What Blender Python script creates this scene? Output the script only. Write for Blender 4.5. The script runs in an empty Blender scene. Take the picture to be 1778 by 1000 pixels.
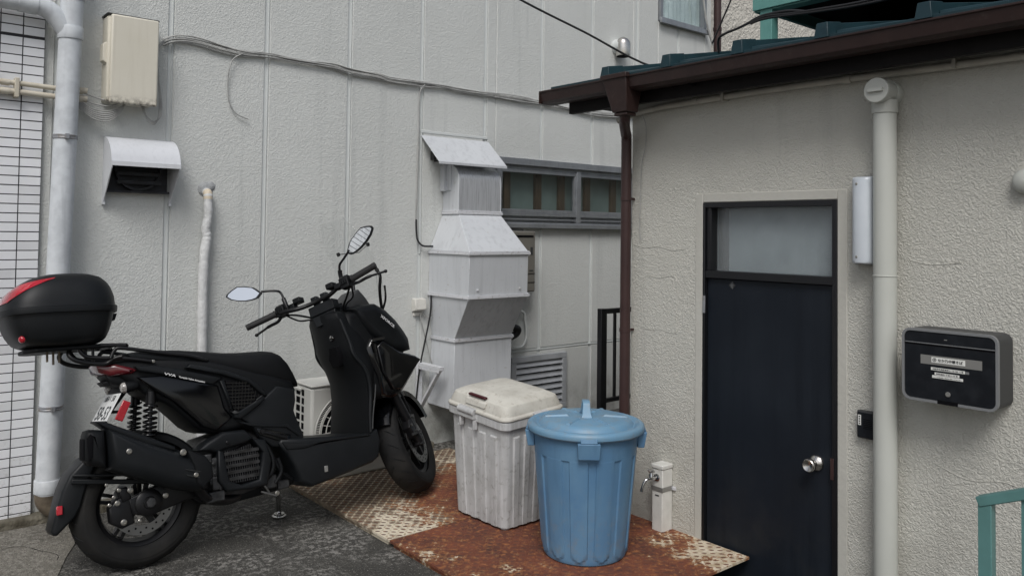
import bpy, bmesh, math, random
from mathutils import Vector, Matrix
random.seed(7)
C = bpy.context.scene.collection
SC = bpy.context.scene
R = math.radians
# ------------------------------------------------------------------ camera
# x runs along the long panelled wall, y away from the camera towards it, z up
cam_d = bpy.data.cameras.new('camera')
cam = bpy.data.objects.new('camera', cam_d); C.objects.link(cam)
SC.camera = cam
yaw, pitch, roll = 0.699, 0.0308, 0.0125
f = Vector((math.sin(yaw)*math.cos(pitch), math.cos(yaw)*math.cos(pitch), math.sin(pitch)))
r0 = Vector((math.cos(yaw), -math.sin(yaw), 0)); u0 = r0.cross(f)
rr = r0*math.cos(roll) + u0*math.sin(roll); uu = -r0*math.sin(roll) + u0*math.cos(roll)
Mc = Matrix((rr, uu, -f)).transposed().to_4x4(); Mc.translation = (0, 0, 1.45)
cam.matrix_world = Mc
cam_d.sensor_width = 36.0
cam_d.lens = 1402.46/1778*36
cam_d.shift_y = -(500-360.7)/1778
cam_d.clip_start = 0.05; cam_d.clip_end = 300
# ------------------------------------------------------------------ light
SUN_DIR = Vector((-0.52, -0.50, 0.86)).normalized()     # towards the bright part of the overcast
el = math.asin(SUN_DIR.z); az = math.atan2(SUN_DIR.x, SUN_DIR.y)
w = bpy.data.worlds.new('World'); SC.world = w; w.use_nodes = True
nt = w.node_tree; bg = nt.nodes['Background']
sky = nt.nodes.new('ShaderNodeTexSky'); sky.sky_type = 'NISHITA'; sky.sun_disc = False
sky.sun_elevation = el; sky.sun_rotation = az
sky.air_density = 1.0; sky.dust_density = 3.0; sky.ozone_density = 1.0
hs = nt.nodes.new('ShaderNodeHueSaturation'); hs.inputs['Saturation'].default_value = 0.50
nt.links.new(sky.outputs[0], hs.inputs['Color']); nt.links.new(hs.outputs[0], bg.inputs['Color'])
bg.inputs['Strength'].default_value = 0.095
sl = bpy.data.lights.new('sun', 'SUN'); sl.energy = 1.5; sl.angle = R(24); sl.color = (1.0, 0.995, 0.985)
so = bpy.data.objects.new('sun', sl); C.objects.link(so)
so.rotation_euler = SUN_DIR.to_track_quat('Z', 'Y').to_euler(); so.location = (-3, -4, 9)
SC.view_settings.view_transform = 'Standard'; SC.view_settings.look = 'None'
SC.view_settings.gamma = 1.0; SC.view_settings.exposure = EXPOSURE = 0.20
SC.render.engine = 'CYCLES'
SC.cycles.max_bounces = 8; SC.cycles.transparent_max_bounces = 16

# ------------------------------------------------------------------ materials
MATS = {}
def mat(name, base, rough=0.6, metal=0.0, var=None, bump=None, bump2=None, dirt=None, spec=0.5, coat=0.0, trans=0.0, alpha=1.0, streak=None):
    """base colour with optional noise: var=(scale, colour, lo, hi), bump=(scale, strength, distance, detail),
    dirt=(scale, colour, lo, hi, zlo, zhi), streak=(scale, colour, lo, hi)"""
    m = bpy.data.materials.new(name); m.use_nodes = True; MATS[name] = m
    N = m.node_tree.nodes; L = m.node_tree.links; b = N['Principled BSDF']
    b.inputs['Base Color'].default_value = (*base, 1); b.inputs['Roughness'].default_value = rough
    b.inputs['Metallic'].default_value = metal; b.inputs['Specular IOR Level'].default_value = spec
    b.inputs['Coat Weight'].default_value = coat; b.inputs['Transmission Weight'].default_value = trans
    b.inputs['Alpha'].default_value = alpha
    tc = N.new('ShaderNodeTexCoord'); col = None
    def noise(scale, detail=4, rough_=0.55, vec=None, dist=0.0):
        n = N.new('ShaderNodeTexNoise'); n.inputs['Scale'].default_value = scale; n.inputs['Detail'].default_value = detail
        n.inputs['Roughness'].default_value = rough_; n.inputs['Distortion'].default_value = dist
        L.new(vec or tc.outputs['Object'], n.inputs['Vector']); return n.outputs['Fac']
    def rng(x, lo, hi, a=0.0, b_=1.0):
        n = N.new('ShaderNodeMapRange'); n.inputs[1].default_value = lo; n.inputs[2].default_value = hi
        n.inputs[3].default_value = a; n.inputs[4].default_value = b_; L.new(x, n.inputs[0]); return n.outputs[0]
    def mul(x, y):
        n = N.new('ShaderNodeMath'); n.operation = 'MULTIPLY'; L.new(x, n.inputs[0])
        if hasattr(y, 'links'): L.new(y, n.inputs[1])
        else: n.inputs[1].default_value = y
        return n.outputs[0]
    def mix(fac, a, c):
        n = N.new('ShaderNodeMix'); n.data_type = 'RGBA'
        L.new(fac, n.inputs[0])
        if hasattr(a, 'links'): L.new(a, n.inputs[6])
        else: n.inputs[6].default_value = (*a, 1)
        if hasattr(c, 'links'): L.new(c, n.inputs[7])
        else: n.inputs[7].default_value = (*c, 1)
        return n.outputs[2]
    m['h'] = 0
    col = None
    if var:
        col = mix(rng(noise(var[0], 6), var[2], var[3]), base, var[1])
    if streak:
        mp = N.new('ShaderNodeMapping'); mp.inputs['Scale'].default_value = (1, 1, 0.06); L.new(tc.outputs['Object'], mp.inputs[0])
        col = mix(rng(noise(streak[0], 5, 0.6, mp.outputs[0]), streak[2], streak[3]), col if col is not None else base, streak[1])
    if dirt:
        sx = N.new('ShaderNodeSeparateXYZ'); L.new(tc.outputs['Object'], sx.inputs[0])
        hz = rng(sx.outputs['Z'], dirt[4], dirt[5], 1, 0)
        col = mix(mul(rng(noise(dirt[0], 6, 0.65), dirt[2], dirt[3]), hz), col if col is not None else base, dirt[1])
    if col is not None: L.new(col, b.inputs['Base Color'])
    if bump:
        prev = None
        for bp in ([bump, bump2] if bump2 else [bump]):
            bn = N.new('ShaderNodeBump'); bn.inputs['Strength'].default_value = bp[1]; bn.inputs['Distance'].default_value = bp[2]
            h = noise(bp[0], bp[3], 0.5, None, bp[4] if len(bp) > 4 else 0.0)
            if len(bp) > 5: h = rng(h, bp[5], bp[6])
            L.new(h, bn.inputs['Height'])
            if prev is not None: L.new(prev, bn.inputs['Normal'])
            prev = bn.outputs[0]
        L.new(prev, b.inputs['Normal'])
    return m

# setting
M_wall = mat('wall_paint', (0.615, 0.628, 0.607), 0.62, var=(1.3, (0.56, 0.573, 0.552), 0.35, 0.75), streak=(9, (0.485, 0.50, 0.485), 0.56, 0.80), bump=(74, 0.36, 0.0055, 2.0, 1.1, 0.40, 0.64), bump2=(160, 0.12, 0.003, 2),
             dirt=(7, (0.27, 0.27, 0.245), 0.36, 0.68, 0.0, 0.55))
M_seal = mat('joint_sealant', (0.62, 0.645, 0.635), 0.55, var=(4, (0.57, 0.592, 0.582), 0.4, 0.7), bump=(60, 0.15, 0.003, 2))
M_low = mat('lower_wall_paint', (0.56, 0.57, 0.55), 0.62, var=(1.6, (0.49, 0.50, 0.48), 0.35, 0.75), bump=(74, 0.30, 0.0055, 2.0, 1.1, 0.40, 0.64), dirt=(8, (0.24, 0.235, 0.22), 0.35, 0.7, 0.0, 0.4))
M_stucco = mat('rough_stucco', (0.56, 0.55, 0.497), 0.75, var=(1.7, (0.50, 0.49, 0.442), 0.35, 0.72), bump=(74, 0.50, 0.0075, 2.5, 1.4, 0.36, 0.64), bump2=(150, 0.2, 0.003, 2), streak=(9, (0.455, 0.45, 0.41), 0.56, 0.80), dirt=(6, (0.36, 0.345, 0.305), 0.38, 0.70, -0.2, 0.75))
M_smooth = mat('trowelled_band', (0.50, 0.49, 0.443), 0.75, var=(3, (0.46, 0.45, 0.405), 0.35, 0.7), bump=(50, 0.25, 0.007, 3))
M_stucco2 = mat('cream_stucco', (0.66, 0.63, 0.56), 0.8, var=(3, (0.58, 0.55, 0.49), 0.4, 0.7), bump=(20, 0.6, 0.02, 3.0, 1.0, 0.36, 0.68))
M_tileb = mat('white_tile_dull', (0.70, 0.71, 0.725), 0.3, var=(5.0, (0.60, 0.605, 0.62), 0.4, 0.7), dirt=(50, (0.33, 0.32, 0.30), 0.50, 0.64, -0.1, 0.5), bump=(30, 0.1, 0.002, 2))
M_tile = mat('white_tile', (0.78, 0.79, 0.81), 0.22, var=(3.0, (0.70, 0.71, 0.73), 0.4, 0.7), dirt=(60, (0.36, 0.35, 0.33), 0.56, 0.66, -0.1, 0.35), bump=(30, 0.1, 0.002, 2))
M_grout = mat('dark_grout', (0.035, 0.035, 0.04), 0.9)
M_kerb = mat('mossy_kerb', (0.17, 0.155, 0.12), 0.9, var=(14, (0.075, 0.065, 0.045), 0.38, 0.66), bump=(60, 0.9, 0.012, 5))
M_leaf = mat('dry_weed', (0.11, 0.085, 0.035), 0.8)
# fittings
M_pipe = mat('grey_pipe_paint', (0.60, 0.63, 0.655), 0.5, var=(16, (0.50, 0.525, 0.55), 0.42, 0.66), streak=(30, (0.42, 0.44, 0.465), 0.56, 0.78), bump=(90, 0.12, 0.003, 3), dirt=(12, (0.74, 0.755, 0.77), 0.40, 0.7, 0.0, 0.9))
M_rustpipe = mat('stained_elbow', (0.15, 0.12, 0.085), 0.75, var=(20, (0.06, 0.045, 0.03), 0.4, 0.7), bump=(50, 0.4, 0.006, 4))
M_band = mat('pipe_band', (0.33, 0.34, 0.36), 0.45, 0.5, var=(30, (0.2, 0.16, 0.12), 0.5, 0.75))
M_beige = mat('beige_box', (0.69, 0.655, 0.56), 0.5, var=(5, (0.655, 0.62, 0.52), 0.35, 0.7), streak=(40, (0.60, 0.56, 0.465), 0.5, 0.9), dirt=(45, (0.10, 0.085, 0.065), 0.42, 0.62, 2.085, 2.135))
M_dark = mat('dark_gap', (0.005, 0.005, 0.006), 0.85, spec=0.08)
M_hood = mat('hood_metal', (0.72, 0.735, 0.765), 0.38, 0.1, var=(6, (0.65, 0.665, 0.69), 0.35, 0.7), streak=(60, (0.60, 0.615, 0.64), 0.5, 0.85))
M_hoodin = mat('hood_inside', (0.02, 0.022, 0.028), 0.6, var=(30, (0.01, 0.01, 0.012), 0.4, 0.6))
M_duct = mat('duct_paint', (0.60, 0.62, 0.642), 0.38, 0.05, var=(3, (0.54, 0.558, 0.58), 0.3, 0.7), streak=(28, (0.44, 0.455, 0.475), 0.50, 0.80), dirt=(34, (0.30, 0.26, 0.22), 0.62, 0.74, -1, 6), bump=(5, 0.10, 0.02, 1))
M_ductw = mat('duct_worn', (0.52, 0.535, 0.555), 0.36, 0.35, streak=(110, (0.33, 0.34, 0.355), 0.45, 0.75))
M_flange = mat('flange_paint', (0.63, 0.64, 0.665), 0.45, 0.1, var=(40, (0.36, 0.35, 0.33), 0.55, 0.75))
M_alu = mat('window_aluminium', (0.34, 0.355, 0.375), 0.38, 0.6, var=(12, (0.27, 0.285, 0.30), 0.4, 0.7), streak=(30, (0.24, 0.25, 0.26), 0.5, 0.85))
M_board = mat('inner_board', (0.215, 0.25, 0.235), 0.8, var=(4, (0.145, 0.17, 0.16), 0.4, 0.7))
M_wood = mat('brown_post', (0.115, 0.068, 0.042), 0.6, streak=(30, (0.06, 0.036, 0.022), 0.4, 0.7))
M_cream = mat('cream_pvc', (0.56, 0.52, 0.43), 0.5, var=(15, (0.48, 0.43, 0.34), 0.4, 0.7))
M_wire = mat('grey_wire', (0.40, 0.40, 0.385), 0.6, var=(20, (0.28, 0.28, 0.27), 0.4, 0.7))
M_wired = mat('dark_wire', (0.012, 0.012, 0.013), 0.5)
M_wrap = mat('pipe_wrap', (0.66, 0.665, 0.66), 0.6, var=(25, (0.54, 0.545, 0.54), 0.4, 0.7), bump=(45, 0.5, 0.008, 3))
M_putty = mat('putty', (0.36, 0.37, 0.375), 0.9, bump=(70, 0.8, 0.01, 4))
M_yell = mat('aged_wrap', (0.62, 0.54, 0.42), 0.6)
M_ac = mat('unit_casing', (0.62, 0.615, 0.58), 0.42, var=(4, (0.57, 0.565, 0.53), 0.4, 0.7))
M_heater = mat('heater_casing', (0.20, 0.19, 0.165), 0.42, 0.2, var=(6, (0.17, 0.16, 0.14), 0.4, 0.7))
M_louv = mat('louvre_paint', (0.40, 0.415, 0.435), 0.45, 0.1, var=(10, (0.33, 0.34, 0.355), 0.4, 0.7))
M_steel = mat('brushed_steel', (0.62, 0.60, 0.57), 0.24, 1.0, var=(30, (0.5, 0.48, 0.45), 0.4, 0.7))
M_chrome = mat('chrome', (0.55, 0.55, 0.55), 0.12, 1.0)
M_plas = mat('white_plastic', (0.66, 0.655, 0.62), 0.4, var=(18, (0.58, 0.575, 0.54), 0.4, 0.7))
M_sock = mat('socket_plastic', (0.60, 0.59, 0.545), 0.45, var=(30, (0.5, 0.49, 0.45), 0.5, 0.7))
# low house
M_brown = mat('brown_gutter', (0.030, 0.0165, 0.0145), 0.40, spec=0.35, var=(12, (0.022, 0.012, 0.011), 0.4, 0.7), dirt=(40, (0.09, 0.075, 0.065), 0.55, 0.75, 0, 3))
M_fascia = mat('dark_fascia', (0.006, 0.0048, 0.0048), 0.6, spec=0.2, streak=(10, (0.010, 0.008, 0.0078), 0.4, 0.7))
M_roof = mat('green_roof', (0.011, 0.034, 0.043), 0.42, spec=0.35, var=(8, (0.008, 0.024, 0.031), 0.4, 0.7), dirt=(60, (0.06, 0.075, 0.075), 0.6, 0.75, 0, 6))
M_teal = mat('teal_paint', (0.12, 0.295, 0.265), 0.45, var=(14, (0.10, 0.26, 0.235), 0.4, 0.7), dirt=(90, (0.07, 0.06, 0.045), 0.64, 0.70, -1, 5))
M_railt = mat('teal_rail_paint', (0.10, 0.225, 0.215), 0.42, var=(14, (0.085, 0.19, 0.18), 0.4, 0.7))
M_dpipe = mat('brown_pipe', (0.048, 0.026, 0.024), 0.42, spec=0.35, var=(10, (0.038, 0.020, 0.019), 0.4, 0.7))
M_bpipe = mat('beige_pipe', (0.515, 0.525, 0.485), 0.42, var=(4, (0.475, 0.485, 0.445), 0.35, 0.7))
M_cond = mat('painted_conduit', (0.47, 0.455, 0.40), 0.55, var=(12, (0.36, 0.34, 0.30), 0.4, 0.7))
M_door = mat('navy_door', (0.0085, 0.0118, 0.0175), 0.46, spec=0.25, var=(3, (0.0125, 0.0165, 0.023), 0.4, 0.7), streak=(14, (0.0065, 0.009, 0.0135), 0.45, 0.75), dirt=(8, (0.022, 0.023, 0.024), 0.45, 0.75, -0.2, 0.55), bump=(6, 0.05, 0.01, 2))
M_frame = mat('black_frame', (0.006, 0.0065, 0.008), 0.35)
M_curtain = mat('white_curtain', (0.72, 0.74, 0.735), 0.9, var=(7, (0.50, 0.53, 0.53), 0.38, 0.66), streak=(12, (0.55, 0.57, 0.565), 0.45, 0.75))
M_mail = mat('mailbox_black', (0.006, 0.0075, 0.0105), 0.38, spec=0.3, var=(20, (0.013, 0.015, 0.019), 0.45, 0.7))
M_mailb = mat('mailbox_body', (0.035, 0.036, 0.037), 0.55)
M_mails = mat('mailbox_rim', (0.20, 0.205, 0.21), 0.42, 0.1)
M_strip = mat('name_strip', (0.30, 0.295, 0.28), 0.38, 0.5)
M_paper = mat('label_tape', (0.74, 0.74, 0.70), 0.5)
M_ink = mat('black_ink', (0.012, 0.012, 0.014), 0.6)
M_dif = mat('lamp_diffuser', (0.60, 0.64, 0.68), 0.3, var=(6, (0.52, 0.565, 0.61), 0.4, 0.7))
M_difb = mat('lamp_base', (0.36, 0.37, 0.38), 0.4, 0.3)
# bins and plates
M_grey = mat('weathered_bin', (0.475, 0.48, 0.48), 0.65, var=(9, (0.38, 0.38, 0.375), 0.38, 0.66), streak=(50, (0.57, 0.575, 0.58), 0.48, 0.8), dirt=(38, (0.20, 0.19, 0.175), 0.55, 0.70, -0.1, 1.0), bump=(60, 0.12, 0.003, 3))
M_lid = mat('weathered_lid', (0.56, 0.545, 0.49), 0.6, var=(9, (0.44, 0.42, 0.37), 0.42, 0.72), bump=(50, 0.12, 0.003, 3), dirt=(42, (0.25, 0.215, 0.17), 0.54, 0.70, -1, 2))
M_redp = mat('dark_red_plastic', (0.055, 0.006, 0.009), 0.4)
M_blue = mat('blue_plastic', (0.090, 0.198, 0.335), 0.45, var=(7, (0.125, 0.245, 0.37), 0.38, 0.7), streak=(25, (0.085, 0.178, 0.285), 0.5, 0.8), dirt=(30, (0.185, 0.205, 0.225), 0.50, 0.72, -0.1, 0.40), bump=(40, 0.06, 0.003, 3))
M_bluel = mat('blue_lid_plastic', (0.130, 0.265, 0.395), 0.45, var=(9, (0.165, 0.28, 0.375), 0.40, 0.70), dirt=(26, (0.225, 0.225, 0.215), 0.50, 0.72, -1, 2), bump=(40, 0.06, 0.003, 3))
# scooter
M_blk = mat('matt_black', (0.0055, 0.0066, 0.0078), 0.46, spec=0.28, var=(14, (0.0075, 0.0088, 0.0102), 0.4, 0.7), bump=(500, 0.05, 0.0008, 2))
M_blk2 = mat('soft_black', (0.0036, 0.0043, 0.0052), 0.58, spec=0.25, bump=(420, 0.12, 0.001, 2))
M_gloss = mat('gloss_black', (0.0022, 0.0024, 0.003), 0.10, spec=0.55)
M_seat = mat('seat_vinyl', (0.0044, 0.0050, 0.0060), 0.62, spec=0.25, bump=(260, 0.25, 0.0012, 2))
M_rub = mat('rubber', (0.0075, 0.0076, 0.0078), 0.75, spec=0.25, var=(9, (0.019, 0.018, 0.0165), 0.42, 0.72), bump=(110, 0.15, 0.002, 3))
M_iron = mat('black_metal', (0.006, 0.006, 0.0068), 0.36, 0.0, spec=0.35)
M_disc = mat('brake_steel', (0.24, 0.24, 0.235), 0.33, 1.0, var=(12, (0.22, 0.215, 0.21), 0.4, 0.7))
M_bolt = mat('bolt_steel', (0.40, 0.385, 0.35), 0.32, 1.0)
M_alloy = mat('engine_alloy', (0.075, 0.076, 0.078), 0.5, 0.6, var=(30, (0.03, 0.03, 0.03), 0.4, 0.65))
M_red = mat('red_lens', (0.42, 0.008, 0.022), 0.12, coat=0.6, var=(12, (0.30, 0.004, 0.012), 0.4, 0.7))
M_redd = mat('dark_red_lens', (0.085, 0.004, 0.008), 0.12, coat=0.5)
M_smoke = mat('clear_lens', (0.34, 0.33, 0.31), 0.15, var=(60, (0.10, 0.085, 0.08), 0.45, 0.6), coat=0.5)
M_mirror = mat('mirror_glass', (0.92, 0.94, 0.95), 0.01, 1.0)
M_num = mat('number_plate', (0.74, 0.75, 0.74), 0.4, var=(40, (0.62, 0.63, 0.62), 0.5, 0.7))
M_green = mat('plate_ink', (0.022, 0.028, 0.03), 0.5)
M_white = mat('white_print', (0.70, 0.70, 0.70), 0.5)
M_grip = mat('grip_rubber', (0.012, 0.012, 0.0125), 0.68, bump=(300, 0.3, 0.002, 1))
M_tag = mat('grey_tag', (0.25, 0.23, 0.19), 0.7)

def glass(name, tint=(1, 1, 1), rough=0.03, fac=0.12, power=1.0):
    m = bpy.data.materials.new(name); m.use_nodes = True
    N = m.node_tree.nodes; L = m.node_tree.links; N.clear()
    o = N.new('ShaderNodeOutputMaterial'); t = N.new('ShaderNodeBsdfTransparent'); t.inputs[0].default_value = (*tint, 1)
    g = N.new('ShaderNodeBsdfGlossy'); g.inputs['Roughness'].default_value = rough; g.inputs[0].default_value = (1, 1, 1, 1)
    lf = N.new('ShaderNodeLayerWeight'); lf.inputs['Blend'].default_value = 0.5
    lw = N.new('ShaderNodeMath'); lw.operation = 'POWER'; lw.inputs[1].default_value = 3.5; L.new(lf.outputs['Facing'], lw.inputs[0])
    mx = N.new('ShaderNodeMixShader'); mp = N.new('ShaderNodeMath'); mp.operation = 'MULTIPLY_ADD'
    mp.inputs[1].default_value = power; mp.inputs[2].default_value = fac; mp.use_clamp = True
    L.new(lw.outputs[0], mp.inputs[0]); L.new(mp.outputs[0], mx.inputs[0]); L.new(t.outputs[0], mx.inputs[1]); L.new(g.outputs[0], mx.inputs[2])
    L.new(mx.outputs[0], o.inputs[0]); return m
M_glass = glass('window_glass', (0.90, 0.94, 0.94), 0.04, 0.04)
M_screen = glass('clear_screen', (0.975, 0.978, 0.978), 0.03, 0.012, 0.45)
def frosted():
    m = bpy.data.materials.new('frosted_glass'); m.use_nodes = True
    N = m.node_tree.nodes; L = m.node_tree.links; N.clear()
    o = N.new('ShaderNodeOutputMaterial'); d = N.new('ShaderNodeBsdfTranslucent'); d.inputs[0].default_value = (0.8, 0.85, 0.87, 1)
    t = N.new('ShaderNodeBsdfTransparent'); t.inputs[0].default_value = (0.93, 0.96, 0.97, 1)
    df = N.new('ShaderNodeBsdfDiffuse'); df.inputs[0].default_value = (0.30, 0.335, 0.35, 1)
    g = N.new('ShaderNodeBsdfGlossy'); g.inputs['Roughness'].default_value = 0.35
    a = N.new('ShaderNodeMixShader'); a.inputs[0].default_value = 0.30; L.new(t.outputs[0], a.inputs[1]); L.new(df.outputs[0], a.inputs[2])
    c = N.new('ShaderNodeMixShader'); c.inputs[0].default_value = 0.08; L.new(a.outputs[0], c.inputs[1]); L.new(g.outputs[0], c.inputs[2])
    L.new(c.outputs[0], o.inputs[0]); return m
M_frost = frosted()

# ------------------------------------------------------------------ mesh helpers
class MB:
    """collects shapes and builds ONE mesh object"""
    def __init__(s): s.v = []; s.f = []; s.mi = []; s.M = None
    def add(s, vs, fs, mi=0):
        n = len(s.v)
        s.v += [tuple(s.M @ Vector(v)) if s.M else tuple(v) for v in vs]
        s.f += [tuple(n+i for i in q) for q in fs]; s.mi += [mi]*len(fs); return s
    def box(s, x0, x1, y0, y1, z0, z1, mi=0):
        v = [(x, y, z) for x in (x0, x1) for y in (y0, y1) for z in (z0, z1)]
        return s.add(v, [(0, 1, 3, 2), (4, 6, 7, 5), (0, 4, 5, 1), (2, 3, 7, 6), (0, 2, 6, 4), (1, 5, 7, 3)], mi)
    def hexa(s, lo, hi, mi=0):
        """two quads (4 points each) joined into a solid"""
        v = list(lo)+list(hi)
        return s.add(v, [(3, 2, 1, 0), (4, 5, 6, 7)]+[(i, (i+1) % 4, 4+(i+1) % 4, 4+i) for i in range(4)], mi)
    def bar(s, a, b, w_, h_, up=(0, 0, 1), mi=0):
        a = Vector(a); b = Vector(b); d = (b-a).normalized(); u = Vector(up)
        sd = d.cross(u)
        if sd.length < 1e-4: sd = d.cross(Vector((0, 1, 0)))
        sd.normalize(); u = sd.cross(d)
        q = [(-1, -1), (1, -1), (1, 1), (-1, 1)]
        return s.hexa([a+sd*(i*w_/2)+u*(j*h_/2) for i, j in q], [b+sd*(i*w_/2)+u*(j*h_/2) for i, j in q], mi)
    def tube(s, pts, r, n=12, mi=0, caps=True, closed=False):
        P = [Vector(p) for p in pts]; k = len(P); rings = []
        rs = r if isinstance(r, (list, tuple)) else [r]*k
        nrm = None
        for i in range(k):
            a = P[(i-1) % k] if (closed or i > 0) else P[i]; c = P[(i+1) % k] if (closed or i < k-1) else P[i]
            t = (c-a).normalized()
            if nrm is None:
                nrm = t.orthogonal().normalized()
            else:
                nrm = (nrm - t*nrm.dot(t)).normalized()
            bn = t.cross(nrm)
            rings.append([P[i]+nrm*(rs[i]*math.cos(2*math.pi*j/n))+bn*(rs[i]*math.sin(2*math.pi*j/n)) for j in range(n)])
        return s.loft(rings, mi, caps, closed)
    def loft(s, rings, mi=0, caps=True, closed=False, open_ring=False):
        n = len(rings[0]); k = len(rings); v = [p for q in rings for p in q]; fs = []
        for i in range(k if closed else k-1):
            a = i*n; b = ((i+1) % k)*n
            for j in range(n-1 if open_ring else n):
                fs.append((a+j, a+(j+1) % n, b+(j+1) % n, b+j))
        if caps and not closed and not open_ring:
            fs.append(tuple(range(n-1, -1, -1))); fs.append(tuple((k-1)*n+j for j in range(n)))
        return s.add(v, fs, mi)
    def lathe(s, prof, o, axis=(0, 0, 1), n=32, mi=0, caps=True, a0=0.0, a1=2*math.pi):
        """prof = [(radius, height along axis)]"""
        ax = Vector(axis).normalized(); e1 = ax.orthogonal().normalized(); e2 = ax.cross(e1); o = Vector(o)
        rings = [[o+ax*h+(e1*math.cos(2*math.pi*j/n)+e2*math.sin(2*math.pi*j/n))*max(rad, 1e-5) for j in range(n)] for rad, h in prof]
        return s.loft(rings, mi, caps)
    def prism(s, poly, y0, y1, mi=0, plane='xz'):
        """polygon in a plane, extruded along the third axis"""
        f3 = {'xz': lambda a, b, c: (a, c, b), 'yz': lambda a, b, c: (c, a, b), 'xy': lambda a, b, c: (a, b, c)}[plane]
        n = len(poly); v = [f3(a, b, y0) for a, b in poly]+[f3(a, b, y1) for a, b in poly]
        return s.add(v, [tuple(range(n-1, -1, -1)), tuple(range(n, 2*n))]+[(i, (i+1) % n, n+(i+1) % n, n+i) for i in range(n)], mi)
    def pillow(s, poly, hw, r=0.02, hwf=None, y0=0.0, mi=0, steps=3, side=None):
        """outline in xz swelling to +-hw in y with rounded rims; hwf(x, z) scales the width"""
        n = len(poly); P = [Vector((a, b)) for a, b in poly]
        ar = sum(P[i].x*P[(i+1) % n].y-P[(i+1) % n].x*P[i].y for i in range(n))
        if ar < 0: P.reverse()
        nr = []
        for i in range(n):
            e1 = (P[i]-P[i-1]).normalized(); e2 = (P[(i+1) % n]-P[i]).normalized()
            m_ = Vector((-e1.y-e2.y, e1.x+e2.x))
            if m_.length < 1e-3: m_ = Vector((-e1.y, e1.x))
            m_.normalize(); nr.append(m_)
        rings = []
        prof = [(1-math.cos(math.pi/2*t/steps), math.sin(math.pi/2*t/steps)) for t in range(steps+1)]
        # from -hw face to +hw face
        seq = [(1-math.sin(math.pi/2*t/steps), -(hw-r)-r*math.cos(math.pi/2*t/steps)) for t in range(steps+1)]
        seq += [(1-math.sin(math.pi/2*t/steps), (hw-r)+r*math.cos(math.pi/2*t/steps)) for t in range(steps, -1, -1)]
        for ins, y in seq:
            ring = []
            for i in range(n):
                q = P[i]+nr[i]*(ins*r)
                k = hwf(q.x, q.y) if hwf else 1.0
                ring.append((q.x, y0+y*k, q.y))
            rings.append(ring)
        return s.loft(rings, mi, True)
    def build(s, name, mats, parent=None, bevel=0.0, smooth=35, seg=2, loc=None, tri=False):
        me = bpy.data.meshes.new(name)
        me.from_pydata([tuple(v) for v in s.v], [], s.f)
        if not isinstance(mats, (list, tuple)): mats = [mats]
        for m in mats: me.materials.append(m)
        me.polygons.foreach_set('material_index', s.mi)
        bm = bmesh.new(); bm.from_mesh(me); bmesh.ops.recalc_face_normals(bm, faces=bm.faces)
        if tri: bmesh.ops.triangulate(bm, faces=[q for q in bm.faces if len(q.verts) > 4])
        bm.to_mesh(me); bm.free()
        if loc is not None:
            me.transform(Matrix.Translation(-Vector(loc)))
        o = bpy.data.objects.new(name, me); C.objects.link(o)
        if loc is not None: o.location = loc
        if parent:
            o.parent = parent
            if loc is None and parent.location.length > 0 and parent.get('world_verts'):
                o.location = -parent.location
        me.polygons.foreach_set('use_smooth', [True]*len(me.polygons)); me.set_sharp_from_angle(angle=R(smooth))
        if bevel > 0:
            b = o.modifiers.new('bevel', 'BEVEL'); b.width = bevel; b.segments = seg; b.limit_method = 'ANGLE'; b.angle_limit = R(35)
        return o
def tag(o, label, cat, group=None, kind=None):
    o['label'] = label; o['category'] = cat
    if group: o['group'] = group
    if kind: o['kind'] = kind
    return o
def setting(o): o['kind'] = 'structure'; return o
def thing(name, loc, label, cat, group=None):
    """an Empty at the thing's base; its parts are given in world coordinates"""
    o = bpy.data.objects.new(name, None); C.objects.link(o); o.location = loc; o.empty_display_size = 0.1
    o['world_verts'] = True
    return tag(o, label, cat, group)
def spline(pts, k=6):
    P = [Vector(p) for p in pts]; out = []
    for i in range(len(P)-1):
        p0 = P[max(i-1, 0)]; p1 = P[i]; p2 = P[i+1]; p3 = P[min(i+2, len(P)-1)]
        for j in range(k):
            t = j/k
            out.append(0.5*((2*p1)+(p2-p0)*t+(2*p0-5*p1+4*p2-p3)*t*t+(3*p1-p0-3*p2+p3)*t*t*t))
    out.append(P[-1]); return out
def text(s, name, size, M, material, parent=None, width=None, bold=0.0, height=None):
    cu = bpy.data.curves.new('lettering', 'FONT'); cu.body = s; cu.size = size; cu.align_x = 'CENTER'; cu.align_y = 'CENTER'
    cu.offset = bold; cu.extrude = 0.0003; cu.resolution_u = 3
    to = bpy.data.objects.new('lettering', cu); C.objects.link(to)
    bpy.context.view_layer.update()
    me = bpy.data.meshes.new_from_object(to.evaluated_get(bpy.context.evaluated_depsgraph_get()))
    bpy.data.objects.remove(to); bpy.data.curves.remove(cu)
    xs = [v.co.x for v in me.vertices]; ys = [v.co.y for v in me.vertices]
    if xs:
        wx = max(xs)-min(xs); hy = max(ys)-min(ys); cx = (max(xs)+min(xs))/2; cy = (max(ys)+min(ys))/2
        sx = width/wx if width else 1; sy = height/hy if height else (sx if width else 1)
        me.transform(Matrix.Diagonal((sx, sy, 1, 1)) @ Matrix.Translation((-cx, -cy, 0)))
    me.transform(M); me.materials.clear(); me.materials.append(material); me.name = name
    o = bpy.data.objects.new(name, me); C.objects.link(o)
    if parent:
        o.parent = parent
        if parent.get('world_verts'): o.location = -parent.location
    return o
def child(o, parent):
    o.parent = parent; o.location = (0, 0, 0); return o
def axes(o, ex, ey, ez):
    M = Matrix((Vector(ex).normalized(), Vector(ey).normalized(), Vector(ez).normalized())).transposed().to_4x4()
    M.translation = Vector(o); return M
WY = 4.60; BX = 3.15
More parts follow.
